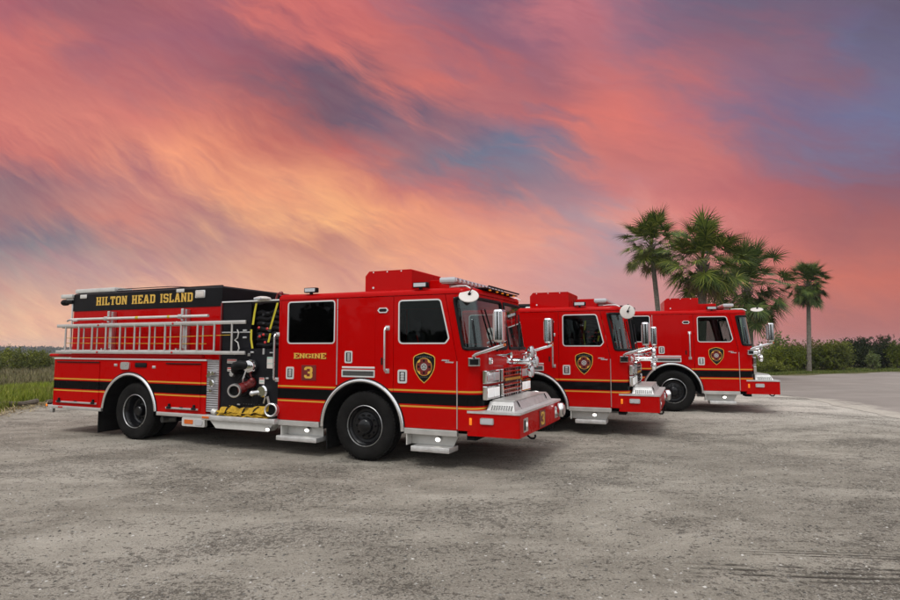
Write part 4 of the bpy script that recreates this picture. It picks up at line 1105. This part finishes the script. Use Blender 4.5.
# ------------------------------------------------------------------ vegetation helpers
def leaf_quads(V, Fc, p, d, up, L, W):
    """one pointed leaf: a bent quad pair"""
    s = d.cross(up)
    if s.length < 1e-4: s = d.orthogonal()
    s.normalize(); b = len(V)
    mid = p+d*(L*.5)
    V += [tuple(p), tuple(mid+s*W*.5), tuple(p+d*L), tuple(mid-s*W*.5)]
    Fc.append((b, b+1, b+2, b+3))
def rnd_dir(r):
    z = r.uniform(-1, 1); a = r.uniform(0, 2*PI); q = math.sqrt(1-z*z); return Vector((q*math.cos(a), q*math.sin(a), z))
def leafy(name, label, cat, base, lobes, n, leaf, mat, group=None, seed=0, stems=5, stem_mat=None, shell=.55, up_bias=.3):
    """bush: stems plus a crown of single leaves spread through several uneven lobes"""
    r = random.Random(seed); root = empty(name, base); tag(root, label, cat, group)
    V, Fc = [], []; tot = sum(l[3]*l[4]*l[5] for l in lobes)
    for (lx, ly, lz, rx, ry, rz) in lobes:
        k = int(n*(rx*ry*rz)/tot)
        # twigs: leaves come in sprays so that gaps and clumps stay
        ns = max(6, k//14)
        for _ in range(ns):
            d = rnd_dir(r); q = (shell+(1-shell)*r.random())*(1+.18*math.sin(5*d.x+seed)*math.sin(4*d.y+2*d.z))
            c = Vector((lx+d.x*rx*q, ly+d.y*ry*q, lz+d.z*rz*q))
            if c.z < .03: c.z = r.uniform(.03, .25)
            td = (d+rnd_dir(r)*.7+Vector((0, 0, up_bias))).normalized(); tl = leaf*r.uniform(2.2, 4)
            for j in range(14):
                p = c+td*tl*(j/14-.3)+rnd_dir(r)*leaf*.7
                dd = (td*.6+rnd_dir(r)).normalized()
                leaf_quads(V, Fc, p, dd, rnd_dir(r), leaf*r.uniform(.9, 1.7), leaf*r.uniform(.5, .85))
    raw_mesh('leaves', V, Fc, mat, None, root)
    mb = MB()
    for k in range(stems):
        lx, ly, lz, rx, ry, rz = lobes[k % len(lobes)]
        ex = Vector((lx+r.uniform(-.4, .4)*rx, ly+r.uniform(-.4, .4)*ry, lz+.3*rz)); s0 = Vector((lx*.6+r.uniform(-.15, .15), ly*.6+r.uniform(-.15, .15), -.1))
        m1 = s0.lerp(ex, .5)+Vector((r.uniform(-.1, .1), r.uniform(-.1, .1), .1)); rad = .022+.02*rz
        mb.tube([s0, m1, ex], rad, 6, rs=[rad, rad*.7, rad*.3])
    mb.build('stems', stem_mat or M['bark'], root)
    return root
def bark(name, a, b, ring=0.):
    m, t, bs = new_mat(name); co = coords(t)
    f = t.noise(t.scalev(co, (6, 6, 2)), 3, 7, .7)
    t.put(bs.inputs['Base Color'], t.ramp(f, [(.3, (*a, 1)), (.7, (*b, 1))])); bs.inputs['Roughness'].default_value = .9
    h = f
    if ring:
        w = t.add('ShaderNodeTexWave', wave_type='BANDS', bands_direction='Z'); t.put(w.inputs[0], co); w.inputs['Scale'].default_value = ring; w.inputs['Distortion'].default_value = 3
        h = t.math('ADD', f, w.outputs[1])
    t.put(bs.inputs['Normal'], t.bump(h, .8, .03))
    return m
M['bark'] = bark('bark', (.06, .045, .033), (.16, .13, .10))
M['palmbark'] = bark('palm_trunk_bark', (.10, .085, .068), (.27, .235, .195), 4.)
M['frond'] = island_mat('palm_leaf', [(0, (.022, .040, .006)), (.4, (.062, .095, .012)), (.8, (.14, .175, .024)), (1, (.28, .29, .06))], .5, .12)
M['fronddark'] = island_mat('dark_palm_leaf', [(0, (.028, .05, .010)), (.5, (.058, .095, .018)), (1, (.14, .18, .04))], .5, .1)  # deeper green leaf colour for the two darker palms
M['deadfrond'] = island_mat('dead_palm_leaf', [(0, (.13, .085, .04)), (.6, (.24, .17, .085)), (1, (.33, .25, .14))], .8, .2)
M['leafmid'] = island_mat('hedge_leaf', [(0, (.062, .088, .004)), (.5, (.15, .185, .010)), (1, (.30, .335, .03))], .6, .2, (.028, .046, .012), .9)
M['leafolive'] = island_mat('olive_leaf', [(0, (.080, .10, .008)), (.5, (.175, .20, .018)), (1, (.31, .325, .05))], .6, .2, (.04, .055, .02), .8)
M['leafdark'] = island_mat('cedar_leaf', [(0, (.012, .024, .005)), (.6, (.030, .046, .010)), (1, (.065, .085, .018))], .7, .1, (.012, .02, .009), .7)
M['leaflight'] = island_mat('light_leaf', [(0, (.07, .10, .03)), (.5, (.13, .17, .05)), (1, (.22, .25, .10))], .5, .3)
M['leafblue'] = island_mat('wood_leaf', [(0, (.020, .034, .018)), (.5, (.035, .050, .026)), (1, (.055, .07, .036))], .8, 0)

# ------------------------------------------------------------------ palms
def frond(V, Fc, r, org, az, el, pet, blade, droop, nseg=22, wid=.058):
    """one fan leaf of a cabbage palm: arching stalk and a folded fan of drooping strips"""
    d = Vector((math.cos(az)*math.cos(el), math.sin(az)*math.cos(el), math.sin(el)))
    side = Vector((-math.sin(az), math.cos(az), 0))
    pts = []; p = Vector(org); dd = d.copy(); st = pet/5
    for k in range(6):
        pts.append(p.copy()); dd = (dd+Vector((0, 0, -.03*droop))).normalized(); p = p+dd*st
    b = len(V)
    for k, q in enumerate(pts):
        w = .022*(1-k*.1); V += [tuple(q+side*w), tuple(q-side*w)]
    for k in range(5): Fc.append((b+2*k, b+2*k+1, b+2*k+3, b+2*k+2))
    hub = pts[-1]; fw_ = dd; up = side.cross(fw_)
    if up.z < 0: up = -up
    tilt = r.uniform(-.5, .5)
    side = (side*math.cos(tilt)+up*math.sin(tilt)); up = side.cross(fw_)
    if up.z < 0: up = -up
    for k in range(nseg):
        q = (k/(nseg-1)-.5)*2; a = q*2.05+r.uniform(-.05, .05)
        L = blade*(1-.28*abs(q)**1.5)*r.uniform(.88, 1.08)
        # costapalmate: outer strips fold upward at the rib, then all tips droop
        s0 = (fw_*math.cos(a)+side*math.sin(a)+up*(.32*abs(q))).normalized()
        w = wid*(1-.15*abs(q)); ws = s0.cross(up)
        if ws.length < 1e-3: continue
        ws.normalize(); pos = hub+s0*.02; cur = s0.copy(); bb = len(V)
        prof = (.35, 1., .8, .42, .06); seg = L/4
        for j, pw in enumerate(prof):
            V += [tuple(pos+ws*w*.5*pw), tuple(pos-ws*w*.5*pw)]
            cur = (cur+Vector((0, 0, -1))*(.05+.20*(j/4)**1.4)*droop*r.uniform(.7, 1.4)).normalized(); pos = pos+cur*seg
        for j in range(4): Fc.append((bb+2*j, bb+2*j+1, bb+2*j+3, bb+2*j+2))
def palm(label, base, crown, R, nf, seed, mat, lean=(0, 0), trunk_r=.16, dead=8, group='tall palms standing beyond the engines', emin=-62, droop=1.):
    r = random.Random(seed); root = empty('palm_tree', base); tag(root, label, 'palm tree', group)
    top = Vector(crown)-Vector(base); pts, rad = [], []
    for k in range(13):
        q = k/12; bend = math.sin(q*PI)*.12
        pts.append(Vector((top.x*q+lean[0]*bend, top.y*q+lean[1]*bend, top.z*q-.15*(1-q))))
        rad.append(trunk_r*r.uniform(.95, 1.06)*(1.25 if k == 0 else 1)*(1-.18*q+.02*math.sin(k*2.1)))
    MB().tube(pts, trunk_r, 14, rs=rad).build('trunk', 'palmbark', root)
    # old leaf bases under the crown
    mb = MB()
    for k in range(34):
        a = k*2.4; z = top.z-.06-.025*k; q = z/top.z; c = Vector((top.x*q, top.y*q, z)); dv = Vector((math.cos(a), math.sin(a), .9)).normalized()
        mb.tube([c+dv*trunk_r*.6, c+dv*(trunk_r+.10), c+dv*(trunk_r+.22)+Vector((0, 0, .05))], .03, 5, rs=[.045, .032, .02])
    mb.build('leaf_bases', 'palmbark', root)
    V, Fc = [], []
    for k in range(nf):
        q = (k+.5)/nf; az = k*2.399+r.uniform(-.5, .5); el = math.radians(84-(84-emin)*q**1.0)+r.uniform(-.2, .2)
        frond(V, Fc, r, top+Vector((0, 0, .15-.35*q)), az, el, R*r.choice((.26, .40, .52, .60, .66))*r.uniform(.9, 1.08), R*.37*r.uniform(.8, 1.15), droop*(.9+.7*q))
    raw_mesh('crown', V, Fc, M[mat], None, root)
    if dead:
        V, Fc = [], []
        for k in range(dead): frond(V, Fc, r, top+Vector((0, 0, -.25)), r.uniform(0, 2*PI), math.radians(r.uniform(-78, -50)), R*.4, R*.42, 1.5, 18)
        raw_mesh('dead_fronds', V, Fc, M['deadfrond'], None, root)
    return root
def W(u, v, Y):   # where a picture direction meets the plane Y (used once, to place the far trees)
    d = Vector(((u-450)/F, 1, (300-v)/F)); c, s = math.cos(PIT), math.sin(PIT)
    d = Vector((d.x, c-s*d.z, s+c*d.z)); return Vector((0, 0, H))+d*(Y/d.y)
def gz(p): return Vector((p.x, p.y, height(p.x, p.y)))
for (label, ub, uc, vc, Y, R, nf, seed, mat, lean, tr_, dead, emin) in (
    ('slender palm with leaning bare trunk, leftmost of the clump behind the farthest engine', 664, 651, 246, 29, 1.95, 90, 5, 'frond', (.3, 0), .13, 3, -50),
    ('bushy bright palm with stout trunk, in the middle of the clump behind the farthest engine', 700, 703, 261, 26, 2.3, 120, 9, 'frond', (0, 0), .21, 9, -52),
    ('low dark palm with drooping crown, rightmost of the clump behind the farthest engine', 752, 747, 288, 30, 2.75, 120, 14, 'fronddark', (0, 0), .18, 5, -68),
    ('lone palm with tall thin trunk rising from the hedge beside the road', 809, 808, 284, 40, 1.8, 110, 21, 'fronddark', (.15, 0), .15, 14, -64)):
    base = gz(W(ub, 372, Y)); palm(label, base, W(uc, vc, Y), R, nf, seed, mat, lean, tr_, dead, emin=emin)

# ------------------------------------------------------------------ hedge and trees on the right
def bush_at(u, Y, wpx, vtop, name, label, cat, mat, n, leaf, seed, group=None, kind='round', up=.3):
    b = gz(W(u, 372, Y)); top = W(u, vtop, Y).z-b.z; w = wpx*Y/F/2; r = random.Random(seed*7+1); lobes = []
    nl = 5 if kind == 'round' else 4
    for k in range(nl):
        a = r.uniform(0, 2*PI); q = r.uniform(.15, .5)
        hz = top*r.uniform(.36, .52)
        lobes.append((math.cos(a)*w*q, math.sin(a)*w*q*.8, hz, w*r.uniform(.55, .78), w*r.uniform(.5, .75), min(hz*1.02, top-hz)))
    lobes.append((0, 0, top*.5, w*.8, w*.7, top*.5))
    if kind == 'cone':
        lobes = [(0, 0, top*.28, w, w*.9, top*.3), (.1*w, 0, top*.5, w*.8, w*.75, top*.3), (-.1*w, 0, top*.74, w*.5, w*.5, top*.26), (r.uniform(-.4, .4)*w, 0, top*.62, w*.45, w*.45, top*.3)]
    return leafy(name, label, cat, b, lobes, n, leaf, M[mat], group, seed, 6, None, .35, up)
HG = 'green bushes along the far roadside'
bush_at(752, 40.5, 44, 350, 'bush', 'dull green bush right behind the bumper of the farthest engine', 'bush', 'leafolive', 13000, .07, 1, HG)
bush_at(782, 40.8, 46, 343, 'bush', 'rounded green bush left of the lone palm trunk', 'bush', 'leafmid', 15000, .07, 2, HG)
bush_at(818, 42.0, 50, 340, 'bush', 'tall green bush directly behind the lone palm trunk', 'bush', 'leafmid', 16000, .07, 3, HG)
bush_at(842, 41.2, 34, 341, 'bush', 'green bush at the right end of the hedge, next to the dark cedars', 'bush', 'leafolive', 13000, .07, 4, HG)
bush_at(800, 43.2, 40, 341, 'bush', 'green bush filling the hedge behind and left of the lone palm trunk', 'bush', 'leafolive', 12000, .07, 8, HG)
bush_at(832, 43.6, 36, 340.5, 'bush', 'green bush filling the hedge right of the lone palm trunk', 'bush', 'leafmid', 12000, .07, 9, HG)
bush_at(725, 41, 40, 352, 'bush', 'bush half hidden behind the cab of the farthest engine', 'bush', 'leafmid', 4500, .09, 5, HG)
bush_at(772, 38.8, 36, 361, 'bush', 'low sprawling bush at the foot of the hedge near the road edge', 'bush', 'leafolive', 8000, .07, 6, HG)
bush_at(776, 44, 36, 334, 'oleander', 'pale leafy shrub with upright shoots showing above the hedge', 'shrub', 'leaflight', 1900, .15, 7, None, 'round', 1.2)
DG = 'dark cedar trees on the right'
bush_at(864, 45.5, 26, 336.5, 'cedar_tree', 'dark cedar beside the light shrub, leftmost of the dark trees', 'tree', 'leafdark', 15000, .075, 11, DG, 'round')
bush_at(887, 46.0, 30, 335.5, 'cedar_tree', 'dark cedar straight behind and right of the light shrub', 'tree', 'leafdark', 13000, .075, 12, DG, 'round')
bush_at(912, 47.0, 36, 337, 'cedar_tree', 'dark cedar cut by the right edge of the picture', 'tree', 'leafdark', 11000, .085, 13, DG, 'round')
bush_at(940, 49.0, 40, 337, 'cedar_tree', 'dark cedar past the end of the row', 'tree', 'leafdark', 3500, .13, 14, DG, 'round')
bush_at(850, 47, 30, 338.5, 'cedar_tree', 'dark cedar at the inner end of the row, just behind the green hedge', 'tree', 'leafdark', 12000, .08, 16, DG, 'round')
bush_at(899, 45, 24, 341, 'bush', 'dark green bush filling the gap between the last cedars', 'bush', 'leafmid', 9000, .07, 17, HG)
bush_at(873, 43, 14, 350, 'shrub', 'small light green shrub in front of the dark cedars', 'shrub', 'leaflight', 1500, .085, 15)
# grass verge along the far side of the road
def blades(name, pts, mat, seed, hmin, hmax, wid, per=5):
    r = random.Random(seed); V, Fc = [], []
    for (x, y, z, k) in pts:
        for _ in range(per):
            a = r.uniform(0, 2*PI); h = r.uniform(hmin, hmax)*k; q = r.uniform(.1, .55)*h; px, py = x+r.uniform(-.12, .12), y+r.uniform(-.12, .12)
            dx, dy = math.cos(a), math.sin(a); w = wid*r.uniform(.6, 1.3)*(.6+.4*k); b = len(V)
            V += [(px-dy*w, py+dx*w, z-.02), (px+dy*w, py-dx*w, z-.02), (px+dx*q*.35+dy*w*.7, py+dy*q*.35-dx*w*.7, z+h*.6), (px+dx*q*.35-dy*w*.7, py+dy*q*.35+dx*w*.7, z+h*.6), (px+dx*q, py+dy*q, z+h)]
            Fc += [(b, b+1, b+2, b+3), (b+3, b+2, b+4)]
    return raw_mesh(name, V, Fc, mat, 'stuff')
M['grass'] = island_mat('verge_grass', [(0, (.07, .10, .018)), (.5, (.12, .155, .03)), (1, (.20, .21, .06))], .7, .3)
M['marsh'] = island_mat('marsh_grass', [(0, (.105, .165, .004)), (.45, (.205, .285, .008)), (.8, (.31, .37, .02)), (1, (.45, .43, .11))], .7, .3, (.15, .13, .06), .25)
M['reed'] = island_mat('dry_reed', [(0, (.09, .085, .04)), (.5, (.17, .15, .075)), (1, (.28, .24, .13))], .8, .2)
r = random.Random(31); pts = []
while len(pts) < 7000:
    x = r.uniform(-8, 46); 
    ye = 35.0 if x < 18 else 35.2+(x-18)*.47
    y = ye+4.8*r.random()**1.4-.2
    pts.append((x, y, height(x, y), 1))
blades('verge_grass', pts, M['grass'], 32, .05, .15, .022, 6)
# ------------------------------------------------------------------ marsh on the left
r = random.Random(41); pts, pts2, pts3 = [], [], []
while len(pts) < 11000:
    y = 12.5+26*r.random()**1.3; x = -11.9-18*r.random()**1.5*(y/18)
    if x > -12.0-.5*math.sin(y*.8)-.4*r.random() or x < -.86*y-4: continue
    d = min(1, (-11.7-x)/2.2); pts.append((x, y, height(x, y), .35+.65*d))
while len(pts2) < 6500:
    y = 27+75*r.random()**1.4; x = -.62*y-8+(y*.5)*r.random()
    if x > -13 or x < -.9*y: continue
    pts2.append((x, y, height(x, y), 1))
blades('marsh_grass', pts, M['marsh'], 42, .22, .52, .013, 7)
blades('dry_reeds', pts2, M['reed'], 43, .35, .75, .03, 6)
MG = 'shrubs out on the marsh'
for (u, Y, wpx, vt, nm, lab, seed, mat, n) in ((12, 46, 46, 347.5, 'bush', 'broad marsh shrub at the left edge of the picture', 51, 'leafolive', 7000),
    (36, 48, 32, 349.5, 'bush', 'smaller marsh shrub just left of the nearest engine', 52, 'leafolive', 5500),
    (-24, 50, 60, 348, 'bush', 'marsh shrub beyond the left edge', 53, 'leafmid', 3500)):
    b = gz(W(u, 372, Y)); top = W(u, vt, Y).z-b.z; w = wpx*Y/F/2; rr_ = random.Random(seed)
    lob = [(rr_.uniform(-.5, .5)*w, rr_.uniform(-.3, .3)*w, top*rr_.uniform(.4, .55), w*rr_.uniform(.45, .65), w*.5, top*.45) for _ in range(5)]+[(0, 0, top*.45, w*.85, w*.7, top*.5)]
    leafy(nm, lab, 'bush', b, lob, n, .10, M[mat], MG, seed, 7, None, .5)
# rotting logs lying along the edge of the gravel
for k, (p0, p1, rad, lab) in enumerate((((-14.2, 14.6), (-12.25, 17.4), .085, 'long weathered log lying along the grass edge, behind the rear of the nearest engine'),
                                        ((-12.2, 17.7), (-12.05, 19.4), .06, 'short weathered log lying beyond the longer one at the grass edge'))):
    L = Vector((p1[0]-p0[0], p1[1]-p0[1], 0)); n = 9; pp = [Vector((0, 0, 0))+L*(i/n)+Vector((.05*math.sin(i*1.7), .05*math.cos(i*2.2), .02*math.sin(i*2.9))) for i in range(n+1)]
    z0 = height(*p0); z1 = height(*p1)
    for i, q in enumerate(pp): q.z += (z1-z0)*i/n+rad*.75
    mb = MB().tube(pp, rad, 10, rs=[rad*(1+.15*math.sin(i*2.3)) for i in range(n+1)])
    mb.tube([pp[3], pp[3]+Vector((.15, -.05, .12)), pp[3]+Vector((.24, -.1, .16))], .03, 6)
    o = mb.build('log', M['bark']); o.location = (p0[0], p0[1], z0); tag(o, lab, 'log')
# dry straw and leaf litter at the edge
V, Fc = [], []; r = random.Random(61)
for _ in range(2600):
    y = r.uniform(12.5, 22); x = -11.75+r.gauss(0, .32)-.25*math.sin(y*.8); z = height(x, y)+.012; d = Vector((r.uniform(-1, 1), r.uniform(-1, 1), r.uniform(-.1, .3))).normalized()
    leaf_quads(V, Fc, Vector((x, y, z)), d, Vector((0, 0, 1)), r.uniform(.06, .22), r.uniform(.012, .03))
raw_mesh('straw_litter', V, Fc, island_mat('straw', [(0, (.14, .10, .05)), (.5, (.30, .23, .12)), (1, (.45, .36, .20))]), 'stuff')
# far wood across the marsh: one mass
V, Fc = [], []; r = random.Random(71)
for k in range(820):
    x = r.uniform(-600, 190); y = 640+r.uniform(-35, 35); hgt_ = r.uniform(6.3, 7.5)+.5*math.sin(x*.035)+.3*math.sin(x*.13)
    z = height(x, y); w = r.uniform(4, 8)
    for _ in range(50):
        d = rnd_dir(r); q = r.uniform(.5, 1)
        p = Vector((x+d.x*w*q, y+d.y*w*q, z+hgt_*.5+d.z*hgt_*.5*q))
        leaf_quads(V, Fc, p, rnd_dir(r), rnd_dir(r), r.uniform(1.3, 2.6), r.uniform(.9, 1.7))
raw_mesh('far_treeline', V, Fc, M['leafblue'], 'stuff')

# tall wood behind the photographer: seen only mirrored in chrome, glass and paint
V, Fc = [], []; r = random.Random(81)
for k in range(150):
    x = -75+150*(k+r.random())/150; y = -30-10*r.random()+.004*x*x*1.2; ht = r.uniform(2, 3.5)+(r.uniform(3, 5) if math.sin(x*.31)+.4*math.sin(x*.83) > .35 else 0); wd = r.uniform(1.5, 2.6)
    for _ in range(120):
        d = rnd_dir(r); q = r.uniform(.45, 1)
        leaf_quads(V, Fc, Vector((x+d.x*wd*q, y+d.y*wd*q, ht*.5+d.z*ht*.5*q)), rnd_dir(r), rnd_dir(r), r.uniform(.7, 1.5), r.uniform(.6, 1.1))
raw_mesh('wood', V, Fc, M['leafdark'], 'stuff')
# ------------------------------------------------------------------ AIR
HAZE = .0004
if HAZE > 0:
    m = bpy.data.materials.new('haze'); m.use_nodes = True; t = NT(m.node_tree); m.node_tree.nodes.clear()
    out = t.add('ShaderNodeOutputMaterial'); pv = t.add('ShaderNodeVolumePrincipled'); pv.inputs['Color'].default_value = (.80, .86, .95, 1)
    pv.inputs['Density'].default_value = HAZE; pv.inputs['Anisotropy'].default_value = .2; t.put(out.inputs['Volume'], pv.outputs[0])
    hz = MB().box(-640, 640, -110, 860, -7.5, 9.6).build('haze', m); hz['kind'] = 'stuff'

# ------------------------------------------------------------------ SKY AND LIGHT
w = bpy.data.worlds.new('World'); S.world = w; w.use_nodes = True; t = NT(w.node_tree); w.node_tree.nodes.clear()
SUN_EL, SUN_AZ = math.radians(58), math.radians(205)     # azimuth from +Y, clockwise: behind the camera, a little to the left
out = t.add('ShaderNodeOutputWorld')
sky = t.add('ShaderNodeTexSky', sky_type='NISHITA', sun_disc=False, sun_elevation=SUN_EL, sun_rotation=SUN_AZ)
dirv = t.add('ShaderNodeTexCoord').outputs['Generated']
sep = t.add('ShaderNodeSeparateXYZ'); t.put(sep.inputs[0], dirv); dx, dy, dz = sep.outputs
azs = t.math('ARCTAN2', dx, dy); aza = t.math('ABSOLUTE', azs)
hyp = t.math('SQRT', t.math('ADD', t.math('MULTIPLY', dx, dx), t.math('MULTIPLY', dy, dy)))
azc = t.math('MINIMUM', aza, .70)
# sunset sky: bearings (U) and heights (Vh) as tangents of the direction, broken up by several scales of cloud noise
U = t.math('MULTIPLY', t.math('SIGN', azs), t.math('ADD', t.math('TANGENT', azc), t.math('MULTIPLY', t.math('MAXIMUM', t.math('SUBTRACT', aza, .70), 0), 1.71)))
Vh = t.math('DIVIDE', t.math('DIVIDE', dz, t.math('MAXIMUM', hyp, .02)), t.math('COSINE', azc))
psi = t.math('ADD', Vh, t.math('ADD', t.math('MULTIPLY', U, .42), t.math('MULTIPLY', t.math('MULTIPLY', U, U), -.16)))   # the cirrus fans out along curved lines
wv = t.add('ShaderNodeCombineXYZ'); t.put(wv.inputs[0], t.math('MULTIPLY', U, 2.2)); t.put(wv.inputs[1], t.math('MULTIPLY', Vh, 3.4))
w1 = t.noise(wv.outputs[0], 1., 4, .55, .4); w2 = t.noise(wv.outputs[0], 3.1, 5, .6, .3)
psi = t.math('ADD', psi, t.math('ADD', t.math('MULTIPLY', t.math('SUBTRACT', w1, .5), .16), t.math('MULTIPLY', t.math('SUBTRACT', w2, .5), .016)))
def flowed(sx, sy, off=0.):
    q = t.add('ShaderNodeCombineXYZ'); t.put(q.inputs[0], t.math('MULTIPLY', U, sx)); t.put(q.inputs[1], t.math('MULTIPLY', psi, sy)); q.inputs[2].default_value = off
    return q.outputs[0]
n_a = t.noise(flowed(2.4, 6.), 1., 6, .6, .7)
n_b = t.noise(flowed(5., 13., 3.), 1., 7, .60, .5)
n_c = t.noise(flowed(9., 38., 7.), 1., 7, .60, .5)
n_e = t.noise(flowed(26., 95., 9.), 1., 5, .6, .5)
n_d = t.noise(flowed(4., 9., 12.), 1., 6, .6, .6)
def cen(n, k): return t.math('MULTIPLY', t.math('SUBTRACT', n, .5), k)
Uw = t.math('ADD', U, t.math('ADD', cen(n_a, .20), t.math('ADD', cen(n_b, .20), cen(n_c, .05))))
Vw = t.math('ADD', Vh, t.math('ADD', cen(n_d, .10), t.math('ADD', cen(n_b, .11), t.math('ADD', cen(n_c, .045), cen(n_e, .012)))))
ROWS = [
(5, '0 185 95 105|60 150 92 108|150 182 95 100|200 165 95 112|250 210 102 95|320 220 105 97|380 198 100 105|440 140 100 125|500 135 97 122|560 205 110 117|610 190 110 125|660 138 105 130|720 112 100 126|800 122 100 125|900 105 95 120'),
(40, '0 215 108 100|40 212 110 100|90 165 95 110|150 170 95 110|210 160 95 112|260 150 90 105|310 205 100 97|360 220 108 95|420 190 100 105|480 150 95 115|540 150 98 122|590 200 107 112|630 165 110 130|690 138 100 122|760 155 100 116|830 125 102 128|870 110 108 143|900 108 100 130'),
(78, '0 210 108 100|50 202 106 102|110 200 108 105|160 183 100 106|220 165 93 103|270 128 90 108|310 115 92 112|350 125 92 108|390 200 103 97|440 218 107 95|490 200 102 100|550 150 97 115|590 210 107 102|640 215 108 102|690 185 105 112|740 145 108 132|800 140 105 130|860 148 97 113|900 112 108 140'),
(115, '0 222 118 104|60 215 120 105|130 222 117 105|190 222 122 102|240 188 95 90|290 150 92 100|340 115 90 107|400 120 100 122|440 160 103 112|490 190 107 110|540 185 102 106|590 225 110 95|640 228 110 96|700 205 105 105|760 135 110 138|820 125 108 140|870 110 115 155|900 115 115 150'),
(150, '0 210 112 102|40 212 116 102|90 205 116 106|150 246 147 110|200 250 150 105|250 205 106 90|300 195 103 92|340 212 105 90|400 170 110 115|460 122 115 135|530 107 124 153|570 160 118 130|600 222 115 100|650 190 105 106|700 222 114 100|760 170 105 118|820 140 108 132|900 118 110 142'),
(185, '0 150 112 120|50 180 115 115|110 190 121 119|170 222 137 115|230 252 162 110|280 238 145 106|320 250 163 108|380 215 118 100|440 195 111 113|490 160 115 125|540 140 125 143|580 180 122 130|620 215 125 120|680 205 108 105|750 190 97 100|820 175 92 98|900 140 92 108'),
(215, '0 165 120 122|50 195 128 118|110 222 131 110|180 192 131 124|230 222 152 116|290 247 167 115|330 254 176 112|380 252 160 108|430 240 145 108|490 222 132 116|540 190 136 138|590 172 150 162|625 240 152 132|690 220 112 105|760 195 101 98|840 172 92 92|900 165 90 92'),
(245, '0 142 126 136|40 135 128 138|80 185 140 135|140 205 142 128|200 178 131 130|260 222 152 125|310 205 135 112|350 210 138 115|410 242 157 115|470 246 155 115|540 236 152 130|580 205 150 150|610 162 150 165|660 205 150 145|720 220 120 108|780 202 105 97|840 185 97 90|900 180 96 90'),
(275, '0 190 150 145|60 192 150 148|120 200 152 148|170 250 180 140|220 225 160 138|280 240 170 132|340 216 150 130|400 235 158 128|460 238 158 130|530 226 150 140|590 205 150 150|640 205 147 146|700 215 125 118|780 205 106 90|830 214 105 82|900 200 98 82'),
(325, '0 248 190 152|100 248 190 152|200 248 186 150|300 245 176 144|400 242 168 138|500 230 156 140|600 195 150 155|650 200 145 147|720 205 130 130|780 198 112 105|830 180 103 98|900 185 100 96')]
fac = t.mapr(Uw, -550/F, 550/F, 0, 1)
acc = None; prev = None
for v, s in ROWS[::-1]:
    st = []
    for e in s.split('|'):
        u, r_, g_, b_ = map(float, e.split()); st.append(((u+100)/1100, srgb(r_, g_, b_)))
    c = t.ramp(fac, st, 'B_SPLINE')
    hv = math.tan(math.atan((300-v)/F)+PIT)
    if acc is None: acc = c
    else: acc = t.mix(t.mapr(Vw, prev, hv, 0, 1), acc, c)
    prev = hv
amp = t.math('ADD', .35, t.math('MULTIPLY', t.mapr(U, .35, -.35, 0, .65, True), t.mapr(Vh, .52, .30, .45, 1, True)))
tex = t.math('MULTIPLY', amp, t.math('ADD', cen(n_b, .60), t.math('ADD', cen(n_c, .80), cen(n_e, .40))))
tx = t.add('ShaderNodeCombineColor')
for i, k in enumerate((.55, .95, .45)): t.put(tx.inputs[i], t.math('ADD', 1.02, t.math('MULTIPLY', tex, k)))
acc = t.mix(1., acc, tx.outputs[0], 'MULTIPLY')
hs = t.add('ShaderNodeHueSaturation'); hs.inputs['Saturation'].default_value = .93; t.put(hs.inputs['Color'], acc); acc = hs.outputs[0]
# the rest of the sky: pale, bright overcast overhead and behind the camera
back = t.ramp(t.mapr(dz, -.1, 1, 0, 1), [(0, (.60, .61, .63)), (.25, (.98, .99, 1.0)), (1, (1.5, 1.52, 1.56))])
bn = t.noise(dirv, 2.2, 6, .6, .5)
back = t.mix(t.mapr(bn, .4, .7, 0, .35), back, (.62, .65, .70, 1))
azn = t.math('ADD', azs, cen(n_a, .7))
front = t.math('MULTIPLY', t.math('MULTIPLY', t.mapr(azn, 1.75, .85, 0, 1, True), t.mapr(azn, -2.0, -1.0, 0, 1, True)), t.mapr(t.math('ADD', Vh, cen(n_b, .3)), 1.5, .66, 0, 1, True))
cl = t.mix(front, back, acc)
bg1 = t.add('ShaderNodeBackground'); t.put(bg1.inputs[0], sky.outputs[0]); bg1.inputs[1].default_value = .05
bg2 = t.add('ShaderNodeBackground'); t.put(bg2.inputs[0], cl); bg2.inputs[1].default_value = .96
mx = t.add('ShaderNodeMixShader'); mx.inputs[0].default_value = .93
t.put(mx.inputs[1], bg1.outputs[0]); t.put(mx.inputs[2], bg2.outputs[0]); t.put(out.inputs[0], mx.outputs[0])
ld = bpy.data.lights.new('sun', 'SUN'); ld.energy = 1.45; ld.angle = math.radians(16); ld.color = (1, .97, .92)
lo = bpy.data.objects.new('sun', ld); C.objects.link(lo); lo.location = (-10, -20, 30)
sd = Vector((math.sin(SUN_AZ)*math.cos(SUN_EL), math.cos(SUN_AZ)*math.cos(SUN_EL), math.sin(SUN_EL)))
lo.rotation_euler = (-sd).to_track_quat('-Z', 'Y').to_euler()
S.view_settings.view_transform = 'Standard'; S.view_settings.look = 'None'; S.view_settings.exposure = 0; S.view_settings.gamma = 1
S.view_settings.use_curve_mapping = False
S.cycles.max_bounces = 6; S.cycles.transparent_max_bounces = 12; S.cycles.volume_bounces = 0
S.cycles.use_denoising = True
